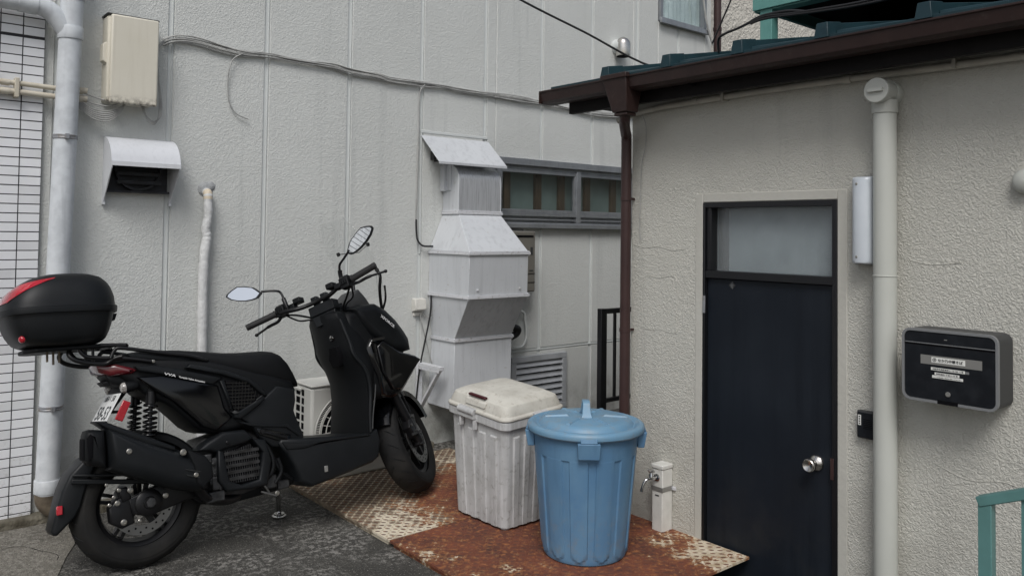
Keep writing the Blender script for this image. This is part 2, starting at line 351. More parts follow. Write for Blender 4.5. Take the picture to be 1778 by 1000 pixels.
# ------------------------------------------------------------------ ground
g = MB()
g.add([(-9, -9, 0), (2.25, -9, 0), (2.25, WY+.02, 0), (-9, WY+.02, 0)], [(0, 1, 2, 3)])
g.add([(2.25, 2.30, 0), (12, 2.30, 0), (12, 9, 0), (2.25, 9, 0)], [(0, 1, 2, 3)])
g.add([(2.25, -9, -.17), (12, -9, -.17), (12, 2.30, -.17), (2.25, 2.30, -.17)], [(0, 1, 2, 3)])
g.add([(2.25, 2.30, 0), (2.25, 2.30, -.17), (12, 2.30, -.17), (12, 2.30, 0)], [(0, 1, 2, 3)])
g.add([(2.25, -9, 0), (2.25, -9, -.17), (2.25, 2.30, -.17), (2.25, 2.30, 0)], [(0, 1, 2, 3)])
def ground_mat(name, c1, c2, speck, sc):
    m = mat(name, c1, 0.85, var=(2.6, c2, 0.40, 0.68), bump=(55, 1.0, 0.016, 7), bump2=(170, 0.8, 0.008, 3))
    N = m.node_tree.nodes; L = m.node_tree.links; b = N['Principled BSDF']
    tc = N.new('ShaderNodeTexCoord')
    src = b.inputs['Base Color'].links[0].from_socket
    def layer(src, scale, det, lo, hi, col, mask=None):
        n = N.new('ShaderNodeTexNoise'); n.inputs['Scale'].default_value = scale; n.inputs['Detail'].default_value = det; n.inputs['Roughness'].default_value = 0.65
        L.new(tc.outputs['Object'], n.inputs['Vector'])
        r_ = N.new('ShaderNodeMapRange'); r_.inputs[1].default_value = lo; r_.inputs[2].default_value = hi; L.new(n.outputs['Fac'], r_.inputs[0])
        fac = r_.outputs[0]
        if mask:
            n2 = N.new('ShaderNodeTexNoise'); n2.inputs['Scale'].default_value = mask[0]; n2.inputs['Detail'].default_value = 5; L.new(tc.outputs['Object'], n2.inputs['Vector'])
            r2 = N.new('ShaderNodeMapRange'); r2.inputs[1].default_value = mask[1]; r2.inputs[2].default_value = mask[2]; L.new(n2.outputs['Fac'], r2.inputs[0])
            mu = N.new('ShaderNodeMath'); mu.operation = 'MULTIPLY'; L.new(fac, mu.inputs[0]); L.new(r2.outputs[0], mu.inputs[1]); fac = mu.outputs[0]
        x = N.new('ShaderNodeMix'); x.data_type = 'RGBA'; L.new(fac, x.inputs[0]); L.new(src, x.inputs[6]); x.inputs[7].default_value = (*col, 1)
        return x.outputs[2]
    src = layer(src, 34, 9, 0.48, 0.58, speck, (3.6, 0.42, 0.56))
    src = layer(src, 130, 2, 0.60, 0.70, tuple(min(1, c*1.6) for c in speck))
    src = layer(src, 150, 2, 0.58, 0.66, tuple(c*0.35 for c in c1))
    L.new(src, b.inputs['Base Color']); return m
M_ground = ground_mat('dark_concrete', (0.066, 0.063, 0.055), (0.036, 0.034, 0.030), (0.25, 0.24, 0.22), 1)
M_apron = ground_mat('pale_concrete', (0.185, 0.172, 0.145), (0.10, 0.092, 0.075), (0.25, 0.235, 0.205), 1)
setting(g.build('ground', M_ground))
g = MB()
ln = lambda y: 0.904+(y-4.171)*0.403
edge = [(ln(y)+0.006*math.sin(y*31), y) for y in [4.505, 4.3, 4.15, 4.0, 3.85, 3.7, 3.4, 3.0, 2.0, 0, -6]]
g.prism([(-9, 4.505)]+edge+[(-9, -6)], 0.001, 0.0055, plane='xy')
setting(g.build('concrete_apron', M_apron, tri=True))
# cracks in the pale concrete: thin dark recess strips
g = MB()
for pts in ([(-.1, 4.12), (.25, 4.16), (.50, 4.19), (.61, 4.26), (.70, 4.24), (.76, 4.12)], [(.61, 4.26), (.62, 4.36), (.585, 4.42)], [(.735, 4.17), (.80, 4.05), (.79, 3.98)]):
    q = spline([(x, y, 0.0062) for x, y in pts], 5)
    for a, b in zip(q, q[1:]):
        wv = 0.0010+0.0012*random.random(); d = (b-a).normalized(); nn = Vector((-d.y, d.x, 0))*wv
        g.add([a-nn, b-nn, b+nn, a+nn], [(0, 1, 2, 3)])
setting(g.build('ground_crack', M_dark))
g = MB(); g.box(-9, 3.14, 4.51, WY+.01, -.02, 0.042)
setting(g.build('kerb', M_kerb, bevel=0.012, seg=3))

# ------------------------------------------------------------------ long panelled building
apt = thing('apartment_building', (3.5, WY, 0), 'tall pale grey panelled building behind the scooter, with strip window and upper window', 'building')
JX = [1.40+0.5505*i for i in range(-1, 9)]
wl = MB()
XL, XR, ZT, ZJ = 0.70, 6.30, 5.2, 0.565
def wall_panel(x0, x1, z0, z1, mi=0):
    """one face panel, its front at WY, with soft rims"""
    e = 0.007
    a = [(x0, z0), (x1, z0), (x1, z1), (x0, z1)]; b = [(x0+e, z0+e), (x1-e, z0+e), (x1-e, z1-e), (x0+e, z1-e)]
    v = [(x, WY+.011, z) for x, z in a]+[(x, WY, z) for x, z in b]
    wl.add(v, [(4, 5, 6, 7)]+[(i, (i+1) % 4, 4+(i+1) % 4, 4+i) for i in range(4)], mi)
HOLES = [(3.70, 5.20, 1.497, 1.998), (5.53, 6.195, 3.335, 4.6)]
edges = [XL]+[x for x in JX if XL < x < XR]+[XR]
for x0, x1 in zip(edges, edges[1:]):
    a, b = x0+(0.012 if x0 > XL else 0), x1-(0.012 if x1 < XR else 0)
    zs = [(-.2, ZT)]
    segs = [(a, b, -.2, ZT)]
    for h in HOLES:
        new = []
        for (p, q, z0, z1) in segs:
            if q <= h[0] or p >= h[1] or z1 <= h[2] or z0 >= h[3]: new.append((p, q, z0, z1)); continue
            if p < h[0]: new.append((p, h[0], z0, z1))
            if q > h[1]: new.append((h[1], q, z0, z1))
            m0, m1 = max(p, h[0]), min(q, h[1])
            if z0 < h[2]: new.append((m0, m1, z0, h[2]))
            if z1 > h[3]: new.append((m0, m1, h[3], z1))
        segs = new
    for (p, q, z0, z1) in segs:
        if q > 3.62 and z0 < ZJ < z1 and p > 3.5:
            wall_panel(p, q, z0, ZJ-.008, 2); wall_panel(p, q, ZJ+.008, z1)
        else: wall_panel(p, q, z0, z1)
# sealant behind the panels, and the body of the wall around the openings
def backed(x0, x1, z0, z1): wl.box(x0, x1, WY+.008, WY+.20, z0, z1, 1)
backed(XL, 3.70, -.2, ZT); backed(3.70, 5.20, -.2, 1.497); backed(3.70, 5.20, 1.998, ZT); backed(5.20, 5.53, -.2, ZT)
backed(5.53, 6.195, -.2, 3.335); backed(5.53, 6.195, 4.6, ZT); backed(6.195, XR, -.2, ZT)
wl.build('wall', [M_wall, M_seal, M_low], apt, smooth=20)
# raised sealant beads along the joints (two thin lips)
sb = MB()
for x in JX:
    if not XL < x < XR: continue
    z1 = ZT
    for z0_, z1_ in ([(-.1, ZT)] if not (3.70 < x < 5.2 or 5.53 < x < 6.195) else [(-.1, ZJ), (ZJ+.01, 3.305), (4.61, ZT)] if x > 5.2 else [(-.1 if x < 3.7 else ZJ, 1.49), (2.005, ZT)]):
        sb.box(x+.004, x+.009, WY+.001, WY+.009, z0_, z1_)
sb.box(3.70, 6.3, WY-.002, WY+.005, ZJ-.005, ZJ+.005)
# scar of a filled panel above the duct hood
sb.box(3.045, 3.625, WY-.0035, WY+.004, 2.122, 2.140); sb.box(3.045, 3.058, WY-.0035, WY+.004, 1.30, 2.121)
sb.build('joint_bead', M_seal, apt, bevel=0.0015)
# strip window
wn = MB()
x0, x1, z0, z1 = 3.70, 5.20, 1.497, 1.998
def fr(mb, a, b, c, d, t, y0, y1):   # a frame of four bars
    mb.box(a, b, y0, y1, d-t, d); mb.box(a, b, y0, y1, c, c+t); mb.box(a, a+t, y0, y1, c+t, d-t); mb.box(b-t, b, y0, y1, c+t, d-t)
fr(wn, x0, x1, z0, z1, 0.030, WY-.030, WY+.10)
wn.box(x0-.01, x1+.02, WY-.046, WY-.0305, z1-.045, z1+.006); wn.box(x0-.01, x1+.02, WY-.050, WY-.0305, z0-.012, z0+.022)
win = wn.build('window', M_alu, apt, bevel=0.003)
wn = MB()
for a, b, y in ((3.73, 4.525, WY-.020), (4.545, 5.17, WY-.014)):
    fr(wn, a, b, 1.60, 1.925, 0.026, y, y+.03); wn.box(a, b, y-.006, y+.030, 1.575, 1.599)
wn.box(4.512, 4.560, WY-.030, WY+.03, 1.53, 1.94)
wn.box(3.73, 4.50, WY-.026, WY-.012, 1.545, 1.556); wn.box(4.57, 5.17, WY-.026, WY-.012, 1.545, 1.556)
wn.box(3.73, 5.17, WY-.010, WY+.06, 1.925, 1.968); wn.box(3.73, 5.17, WY+.02, WY+.06, 1.527, 1.575)
child(wn.build('sash', M_alu, None, bevel=0.002), win)
pb = MB(); pb.box(3.73, 4.52, WY+.002, WY+.006, 1.60, 1.925); child(pb.build('pane', M_glass), win)
pb = MB(); pb.box(4.55, 5.17, WY+.006, WY+.010, 1.60, 1.925); child(pb.build('pane', M_glass), win)
ib = MB(); ib.box(3.70, 5.2, WY+.085, WY+.095, 1.5, 2.0); child(ib.build('inner_board', M_board), win)
for xp in (3.865, 4.18, 4.43, 4.72, 5.03):
    ib = MB(); ib.box(xp-.030, xp+.030, WY+.055, WY+.084, 1.5, 2.0); child(ib.build('inner_post', M_wood), win)
# upper window with net curtain
wn = MB(); fr(wn, 5.53, 6.195, 3.335, 4.6, 0.035, WY-.025, WY+.08); wn.box(5.515, 6.21, WY-.05, WY-.0255, 3.31, 3.352)
win2 = wn.build('window', M_alu, apt, bevel=0.003)
pb = MB(); pb.box(5.56, 6.165, WY+.02, WY+.024, 3.37, 4.57); child(pb.build('pane', M_glass), win2)
cb = MB()
rings = []
for z in (3.345, 3.6, 4.0, 4.6):
    rings.append([(5.56+i*0.605/90, WY+.050+0.012*math.sin(i*0.75)+0.006*math.sin(i*0.23+z), z) for i in range(91)])
cb.loft(rings, caps=False, open_ring=True); child(cb.build('curtain', M_curtain, None, smooth=80), win2)
cb = MB(); cb.box(5.53, 6.19, WY+.15, WY+.2, 3.3, 4.6); child(cb.build('inner_board', M_board), win2)

# neighbouring tiled wall
tw = thing('tiled_wall', (0.2, WY-.02, 0), 'white oblong tile wall with dark joints left of the grey downpipe', 'wall')
tb = MB(); tb.box(-3.0, 0.786, WY-.020, WY+.2, 0.0, 4.2); tb.build('wall', M_grout, tw)
tb = MB(); x_ = 0.785
for i in range(39):
    a, b = x_-0.0915-i*0.0955, x_-i*0.0955
    z = 0.012; k = 0
    while z < 3.2:
        h = 0.0415
        e = 0.0012; yo = WY-.0245+random.uniform(-.0006, .0006)
        va = [(a, z), (b, z), (b, z+h), (a, z+h)]; vb = [(a+e, z+e), (b-e, z+e), (b-e, z+h-e), (a+e, z+h-e)]
        tb.add([(x, WY-.0195, zz) for x, zz in va]+[(x, yo, zz) for x, zz in vb], [(4, 5, 6, 7)]+[(q, (q+1) % 4, 4+(q+1) % 4, 4+q) for q in range(4)])
        z += 0.0456; k += 1
        if k == 52: z += 0.010
tb.mi = [1 if random.random() < .30 else 0 for _ in range(len(tb.mi)//5) for _k in range(5)]
tb.build('tile_facing', [M_tile, M_tileb], tw, smooth=20)

# third building beyond, rough cream stucco
sb_ = thing('stucco_building', (9, 5.3, 0), 'rough cream stucco building beyond the green roof', 'building')
q = MB(); q.box(6.55, 13, 5.25, 5.6, -.2, 7); q.build('wall', M_stucco2, sb_)
tp = MB(); tp.tube([(6.36, 4.575, -.1), (6.36, 4.575, 3.7), (6.36, 4.575, 6)], 0.036, 16); tp.tube([(6.36, 4.575, 3.38), (6.36, 4.575, 3.41)], 0.041, 16)
tag(tp.build('downpipe', M_dpipe, None, smooth=60), 'thin brown downpipe at the far corner beside the upper window', 'pipe')

# ------------------------------------------------------------------ fittings on the panelled wall
# grey downpipe
dp = thing('downpipe', (0.838, 4.5, 0.04), 'thick grey painted downpipe in front of the white tiles, branching at its top', 'pipe')
px = lambda z: 0.836+0.0197*z
PB = MB(); PB.tube([(px(z), 4.5, z) for z in (.15, .8, 1.5, 2.2, 2.6, 4.2)], 0.0525, 32); PB.build('pipe', M_pipe, dp, smooth=60)
PB = MB(); PB.tube(spline([(-3, 4.5, 2.545), (.3, 4.5, 2.535), (.66, 4.5, 2.535), (.745, 4.5, 2.53), (.80, 4.5, 2.505), (.845, 4.5, 2.455), (.878, 4.5, 2.405)], 6), 0.046, 24)
PB.tube([(.655, 4.5, 2.535), (.735, 4.5, 2.531)], 0.0492, 24); PB.build('branch_pipe', M_pipe, dp, smooth=60)
for z, h, rad in ((2.385, .062, .0585), (2.585, .06, .0585), (.158, .062, .0575)):
    PB = MB(); PB.lathe([(.052, 0), (rad-.001, 0), (rad, .002), (rad, h-.002), (rad-.001, h), (.052, h)], (px(z), 4.5, z), n=32, caps=False); PB.build('socket', M_pipe, dp, smooth=50)
for z in (1.885, .556):
    PB = MB(); PB.lathe([(.052, 0), (.0565, .001), (.0565, .008), (.055, .009), (.055, .013), (.0565, .014), (.0565, .021), (.052, .022)], (px(z), 4.5, z), n=32, caps=False)
    PB.box(px(z)-.012, px(z)+.006, 4.5-.068, 4.5-.05, z-.002, z+.024); PB.box(px(z)-.01, px(z)+.01, 4.55, WY, z+.002, z+.02); PB.build('pipe_clamp', M_band, dp, bevel=.001)
PB = MB(); PB.tube(spline([(px(.16), 4.5, .165), (px(.12), 4.5, .125), (.862, 4.5, .09), (.905, 4.5, .07), (.99, 4.5, .062)], 6), 0.0515, 28); PB.build('elbow', M_rustpipe, dp, smooth=60)
# cream conduits running across the tiles
cd = thing('conduit', (.6, 4.53, 2.1), 'pair of cream conduits crossing the white tiles behind the grey downpipe', 'pipe')
for dz, rad in ((2.145, .0125), (2.103, .0135)):
    q = MB(); q.tube([(-3, 4.545, dz+.05), (.3, 4.545, dz+.002), (.70, 4.545, dz), (.955, 4.545, dz-.008)], rad, 14)
    for xx in (.60, .94): q.tube([(xx, 4.545, dz), (xx+.035, 4.545, dz-.001)], rad+.003, 14)
    q.build('pipe', M_cream, cd, smooth=60)
q = MB(); q.box(.655, .675, 4.525, 4.577, 2.075, 2.17); q.build('saddle_clip', M_cream, cd, bevel=.003)
# telecom box
cbx = thing('cable_box', (1.17, WY, 2.09), 'beige upright cable box with dirty lower rim beside the grey downpipe', 'box')
q = MB(); q.box(1.052, 1.290, 4.487, WY+.004, 2.096, 2.543); q.build('box_body', M_beige, cbx, bevel=.012, seg=3)
q = MB(); q.box(1.062, 1.296, 4.462, 4.485, 2.088, 2.545); q.build('cover', M_beige, cbx, bevel=.010, seg=3)
q = MB(); q.box(1.046, 1.302, 4.480, WY, 2.5445, 2.552); q.build('rain_hood', M_mailb, cbx, bevel=.003)
q = MB(); q.hexa([(1.034, 4.50, 2.305), (1.056, 4.50, 2.290), (1.056, 4.50, 2.405), (1.034, 4.50, 2.392)], [(1.034, 4.56, 2.305), (1.056, 4.56, 2.29), (1.056, 4.56, 2.405), (1.034, 4.56, 2.392)]); q.build('hinge', M_beige, cbx, bevel=.003)
def wires(name, label, paths, r_, m, cat='cable', group=None):
    q = MB()
    for p in paths: q.tube(spline(p, 5), r_, 6)
    return tag(q.build(name, m, None, smooth=80), label, cat, group)
P_ = []
for i in range(6):
    d = i*.006
    P_.append([(.93, 4.545, 2.10-d*1.2), (1.0, 4.53, 2.055-d*1.6), (1.07, 4.525, 2.050-d*1.8), (1.13, 4.525, 2.075-d), (1.165-d*.4, 4.535, 2.11)])
P_.append([(.95, 4.545, 2.135), (1.06, 4.53, 2.105), (1.15, 4.53, 2.115)]); P_.append([(.95, 4.545, 2.10), (1.06, 4.53, 2.075), (1.16, 4.53, 2.115)])
wires('cable_loop', 'grey cables drooping from the conduits into the beige box', P_, .0036, M_wire)
P_ = []
for i in range(5):
    d = i*.007
    P_.append([(1.235+d*.4, 4.54, 2.11), (1.25+d*.3, 4.53, 2.055-d*.5), (1.295, 4.53, 2.018-d*.6), (1.335-d*.5, 4.54, 2.05-d*.5), (1.342-d*.4, 4.55, 2.12), (1.325, 4.555, 2.25), (1.318, 4.56, 2.35+d), (1.325, 4.565, 2.42+d*.5), (1.352, 4.575, 2.462+d*.4)])
wires('cable_loop', 'grey cables looping under the right corner of the beige box', P_, .0036, M_wire)
# bundle along the wall
base = [(1.35, 2.46), (1.40, 2.487), (1.47, 2.500), (1.555, 2.498), (1.67, 2.480), (1.793, 2.470), (1.961, 2.478), (2.144, 2.474), (2.36, 2.478), (2.501, 2.462), (2.70, 2.456), (2.80, 2.443), (3.06, 2.449), (3.2, 2.452), (3.362, 2.447), (3.594, 2.447), (3.9, 2.447), (4.158, 2.444), (4.404, 2.43), (4.7, 2.42), (5.04, 2.44), (5.2, 2.46)]
P_ = []
for i in range(7):
    P_.append([(x, 4.585-.008*(i % 2)-.003*math.sin(x*5+i), z+.0055*(i-3)*(0.45+0.75*abs(math.sin(x*2.85+.2)))+.004*math.sin(x*7+i*2)) for x, z in base])
wires('cable_bundle', 'long bundle of grey cables sagging across the panelled wall', P_, .0037, M_wire)
wires('cable', 'loose grey cable end hanging below the bundle near the beige box', [[(1.793, 4.575, 2.466), (1.74, 4.575, 2.43), (1.716, 4.58, 2.36), (1.712, 4.585, 2.27), (1.722, 4.585, 2.18), (1.765, 4.583, 2.115), (1.835, 4.580, 2.09)]], .0036, M_wire)
wires('cable', 'thin grey cable dropping down the wall left of the duct', [[(3.06, 4.578, 2.449), (3.025, 4.58, 2.40), (3.018, 4.582, 2.3), (3.020, 4.584, 2.1), (3.012, 4.584, 1.8), (3.008, 4.584, 1.53)]], .0042, M_wire)
wires('cable', 'black cable end with thick sleeve curling behind the duct', [[(3.008, 4.58, 1.53), (3.010, 4.578, 1.45), (3.02, 4.575, 1.39), (3.06, 4.57, 1.353), (3.14, 4.57, 1.35)]], .0065, M_wired)
# exhaust hood
hd = thing('exhaust_hood', (1.24, WY, 1.58), 'curved pale metal vent hood with dark opening below the beige box', 'vent hood')
prof = []
for i in range(9):
    t = i/8*R(82); prof.append((WY-.18*math.sin(t)/math.sin(R(82)), 1.787+.138*(math.cos(t)-math.cos(R(82)))/(1-math.cos(R(82)))))
q = MB(); rings = []
for y, z in prof: rings.append([(1.070, y, z), (1.410, y, z), (1.410, y+.004, z-.004), (1.070, y+.004, z-.004)])
q.loft(rings); q.box(1.070, 1.410, prof[-1][0]-.004, prof[-1][0]+.001, 1.765, 1.788); q.build('cover', M_hood, hd, smooth=40)
for xa in (1.071, 1.404):
    q = MB(); poly = [(y+.004, z-.003) for y, z in prof]+[(4.424, 1.755), (4.578, 1.580), (WY, 1.575)]
    q.prism(poly, xa, xa+.005, plane='yz'); q.box(xa-.002, xa+.010, 4.575, WY-.001, 1.57, 1.60); q.build('side_panel', M_hood, hd, smooth=30)
q = MB(); q.box(1.085, 1.395, WY-.006, WY+.001, 1.64, 1.90); q.box(1.085, 1.395, WY-.05, WY-.0065, 1.635, 1.645)
q.lathe([(.12, 0), (.12, .03), (.105, .03), (.105, .005)], (1.24, WY-.007, 1.765), (0, -1, 0), 28)
for k in range(4): q.box(1.13, 1.35, WY-.05, WY-.045, 1.68+.045*k, 1.70+.045*k)
q.build('opening', M_hoodin, hd, bevel=.001)
# wrapped pipe
wp = thing('wrapped_pipe', (1.59, 4.55, .05), 'white tape wrapped pipe running down the panelled wall behind the seat', 'pipe')
q = MB(); path = spline([(1.606, 4.60, 1.655), (1.606, 4.565, 1.648), (1.606, 4.557, 1.60), (1.608, 4.557, 1.52), (1.598, 4.557, 1.45), (1.604, 4.557, 1.40), (1.594, 4.557, 1.32), (1.589, 4.557, 1.2), (1.589, 4.557, .99), (1.593, 4.557, .75), (1.60, 4.557, .3), (1.62, 4.55, .06)], 8)
q.tube(path, [0.0235+.0008*math.sin(i*1.9)+.0010*math.sin(i*.7)+(.003 if i > 40 else 0) for i in range(len(path))], 14); q.build('pipe', M_wrap, wp, smooth=60)
q = MB(); q.tube(path[6:15], .0242, 14); q.build('sleeve', M_yell, wp, smooth=60)
q = MB(); q.lathe([(.044, 0), (.040, .004), (.030, .010), (.015, .014)], (1.604, WY, 1.672), (0, -1, 0), 9); q.lathe([(.030, 0), (.026, .004), (.015, .008)], (1.632, WY, 1.69), (0, -1, 0), 7); q.build('putty', M_putty, wp)
# outdoor unit
ac = thing('outdoor_unit', (2.37, 4.33, .04), 'pale outdoor air conditioner unit half hidden behind the scooter', 'air conditioner')
q = MB(); q.box(2.086, 2.66, 4.21, 4.44, .03, .562); q.build('casing', M_ac, ac, bevel=.016, seg=3)
q = MB(); q.box(2.080, 2.668, 4.203, 4.446, .563, .576); q.build('top_cover', M_ac, ac, bevel=.006, seg=2)
for yy, n_, wv in ((4.375, 9, .022), (4.315, 9, .013)):
    for k in range(n_):
        q = MB(); q.box(2.0835, 2.0865, yy-wv, yy+wv, .505-k*.047, .505-k*.047+.034); q.build('side_slot', M_dark, ac)
q = MB(); q.box(2.074, 2.087, 4.33, 4.42, .528, .548); q.build('hand_grip', M_ac, ac, bevel=.006)
q = MB(); fc = (2.338, 4.207, .296); q.lathe([(.228, 0), (.228, .003), (.0, .003)], fc, (0, -1, 0), 48); q.build('fan_opening', M_dark, ac)
q = MB()
for rad in (.232, .205, .196, .165, .135, .105, .075, .045): q.tube([(fc[0]+rad*math.cos(t*.1309), fc[1]-.010, fc[2]+rad*math.sin(t*.1309)) for t in range(48)], .0045 if rad > .2 else .0033, 6, closed=True)
for k in range(150):
    a = k*2*math.pi/150
    q.bar((fc[0]+.207*math.cos(a), fc[1]-.010, fc[2]+.207*math.sin(a)), (fc[0]+.230*math.cos(a), fc[1]-.010, fc[2]+.230*math.sin(a)), .0035, .004, (0, 1, 0))
for k in range(24):
    a = k*2*math.pi/24
    q.bar((fc[0]+.04*math.cos(a), fc[1]-.008, fc[2]+.04*math.sin(a)), (fc[0]+.20*math.cos(a+.25), fc[1]-.008, fc[2]+.20*math.sin(a+.25)), .004, .004, (0, 1, 0))
q.build('fan_grille', M_ac, ac)
for xx in (2.16, 2.58):
    q = MB(); q.box(xx-.03, xx+.03, 4.20, 4.46, 0.001, .03); q.build('foot', M_mailb, ac, bevel=.005)
# socket with cable
sk = thing('wall_socket', (3.035, WY, .9), 'small off white socket box on the wall left of the duct', 'socket')
q = MB(); q.hexa([(2.995, 4.602, .905), (3.085, 4.602, .905), (3.085, 4.602, 1.0), (2.995, 4.602, 1.0)], [(2.995, 4.545, .925), (3.085, 4.545, .925), (3.085, 4.560, .998), (2.995, 4.560, .998)]); q.build('cover', M_sock, sk, bevel=.006)
q = MB(); q.box(3.005, 3.075, 4.585, 4.604, .882, .906); q.build('backplate', M_sock, sk, bevel=.003)
wires('cable', 'grey cables hanging from the small socket box to the bracket', [[(3.05, 4.58, .895), (3.06, 4.575, .84), (3.10, 4.57, .70), (3.16, 4.57, .52), (3.22, 4.57, .42)], [(3.07, 4.58, .90), (3.11, 4.57, .868), (3.16, 4.57, .90), (3.18, 4.57, .96)]], .0038, M_wire)
wires('cable', 'black cable running down beside the bracket left of the duct', [[(3.125, 4.56, 1.02), (3.115, 4.55, .9), (3.075, 4.555, .70), (3.045, 4.56, .55), (3.032, 4.57, .40), (3.025, 4.575, .27), (3.018, 4.575, .20), (3.00, 4.575, .17)]], .0062, M_wired)
# duct
du = thing('exhaust_duct', (3.39, 4.4, .28), 'tall silvery sheet metal exhaust duct of stacked boxes beside the strip window', 'duct')
def dsec(name, a, b, m=M_duct):
    """a = (x0, x1, yfront, z) bottom, b = top; back on the wall"""
    q = MB(); q.hexa([(a[0], a[2], a[3]), (a[1], a[2], a[3]), (a[1], WY-.002, a[3]), (a[0], WY-.002, a[3])], [(b[0], b[2], b[3]), (b[1], b[2], b[3]), (b[1], WY-.002, b[3]), (b[0], WY-.002, b[3])])
    return q.build(name, m, du, bevel=.003)
def flange(x0, x1, yf, z, t=.022):
    q = MB(); e = .012
    q.box(x0-e, x1+e, yf-e, yf+.004, z-t*.5, z+t*.12); q.box(x0-e, x0+.004, yf+.0045, WY-.004, z-t*.5, z+t*.12); q.box(x1-.004, x1+e, yf+.0045, WY-.004, z-t*.5, z+t*.12)
    q.box(x0-e*.8, x1+e*.8, yf-e*.8, yf+.003, z+t*.14, z+t*.5); q.box(x0-e*.8, x0+.003, yf+.0035, WY-.004, z+t*.14, z+t*.5); q.box(x1-.003, x1+e*.8, yf+.0035, WY-.004, z+t*.14, z+t*.5)
    for cx in (x0, x1): q.lathe([(.008, 0), (.008, .03), (.004, .034)], (cx, yf, z-.02), n=8)
    q.build('flange', M_flange, du, bevel=.0015)
dsec('lower_box', (3.135, 3.625, 4.305, .285), (3.160, 3.650, 4.330, .722))
flange(3.160, 3.650, 4.330, .733)
dsec('flared_box', (3.160, 3.650, 4.330, .744), (3.130, 3.632, 4.146, 1.018))
flange(3.130, 3.632, 4.146, 1.029)
dsec('middle_box', (3.130, 3.632, 4.146, 1.040), (3.130, 3.630, 4.140, 1.302))
flange(3.130, 3.630, 4.140, 1.313)
dsec('tapered_box', (3.130, 3.630, 4.140, 1.324), (3.238, 3.605, 4.413, 1.572))
flange(3.238, 3.605, 4.413, 1.583, .026)
q = MB(); rings = []
prof = [(4.415, 1.596), (4.415, 1.80)]+[(4.415+.11*(1-math.cos(t)), 1.80+.11*math.sin(t)) for t in [R(x) for x in (18, 36, 54, 72, 90)]]+[(WY-.003, 1.91)]
for y, z in prof: rings.append([(3.240, y, z), (3.603, y, z)])
q.loft(rings, caps=False, open_ring=True); q.build('neck', M_ductw, du, smooth=50)
for xa in (3.2385, 3.6035):
    q = MB(); q.prism(prof+[(WY-.003, 1.596)], xa, xa+.0012, plane='yz')
    if xa < 3.5: q.box(3.232, 3.2384, 4.50, WY-.003, 1.735, 1.91); q.box(3.212, 3.2319, 4.548, WY-.003, 1.73, 1.915)
    q.tube([(xa+.0015, y, z) for y, z in prof], .0032, 6); q.build('neck_side', M_duct, du, smooth=30)
q = MB(); q.hexa([(3.050, WY, 2.102), (3.633, WY, 2.102), (3.633, 4.385, 1.912), (3.050, 4.385, 1.912)], [(3.050, WY, 2.106), (3.633, WY, 2.106), (3.633, 4.383, 1.916), (3.050, 4.383, 1.916)])
q.box(3.050, 3.633, 4.380, 4.3845, 1.898, 1.915); q.build('rain_shield', M_duct, du, bevel=.001)
q = MB(); q.box(3.16, 3.18, 4.45, WY, 1.930, 1.940); q.box(3.50, 3.52, 4.45, WY, 1.930, 1.940); q.box(3.13, 3.15, 4.56, WY, 1.94, 2.0); q.build('shield_bracket', M_mailb, du)
for xx in (3.20, 3.56):
    q = MB(); q.lathe([(.008, 0), (.008, .005), (.003, .008)], (xx, 4.1435, 1.075), (0, -1, 0), 10); q.build('bolt', M_flange, du)
bk = thing('wall_bracket', (3.06, WY, .25), 'white triangular steel bracket on the wall left of the duct foot', 'bracket')
q = MB(); q.box(3.035, 3.075, 4.575, WY, .24, .575); q.box(3.035, 3.075, 4.325, 4.574, .545, .572); q.box(3.0345, 3.041, 4.33, 4.57, .53, .544)
q.bar((3.055, 4.345, .55), (3.055, 4.575, .255), .030, .018, (0, 1, 0))
for z in (.29, .52): q.lathe([(.010, 0), (.010, .012), (.004, .016)], (3.055, 4.575, z), (0, -1, 0), 8)
q.build('bracket_frame', M_flange, bk, bevel=.002)
# gas heater
ht = thing('water_heater', (3.88, WY, 1.0), 'grey brown gas water heater half hidden behind the duct', 'water heater')
q = MB(); q.box(3.66, 3.974, 4.452, WY, 1.018, 1.462); q.build('casing', M_heater, ht, bevel=.010, seg=3)
q = MB(); q.box(3.72, 3.952, 4.4495, 4.4525, 1.416, 1.432); q.build('slot', M_dark, ht)
q = MB(); q.box(3.70, 3.970, 4.4485, 4.4515, 1.150, 1.154); q.box(3.70, 3.970, 4.4485, 4.4515, 1.085, 1.089); q.build('seam', M_dark, ht)
q = MB(); q.box(3.925, 3.945, 4.4490, 4.4522, 1.29, 1.345); q.box(3.915, 3.95, 4.4490, 4.4522, 1.17, 1.178); q.build('notice', M_mailb, ht)
q = MB(); q.box(3.70, 3.93, 4.54, 4.58, 1.463, 1.475); q.lathe([(.03, 0), (.03, .06)], (3.84, 4.5, 1.0), (0, 0, -1), 12); q.build('fitting', M_mailb, ht)
hz = MB(); hz.tube(spline([(3.60, 4.52, .86), (3.70, 4.50, .80), (3.80, 4.49, .765), (3.845, 4.49, .745), (3.83, 4.50, .71), (3.74, 4.50, .69), (3.60, 4.50, .69)], 8), .026, 12)
tag(hz.build('hose', M_wired, None, smooth=80), 'short fat black hose bending out from behind the duct', 'hose')
hz = MB(); hz.tube(spline([(3.70, 4.56, .86), (3.82, 4.56, .875), (3.95, 4.56, .862), (3.975, 4.56, .80), (3.99, 4.56, .70), (3.96, 4.56, .615), (3.88, 4.56, .60), (3.74, 4.56, .61)], 8), .010, 10)
tag(hz.build('pipe', M_seal, None, smooth=80), 'thin painted pipe looping on the wall below the water heater', 'pipe')
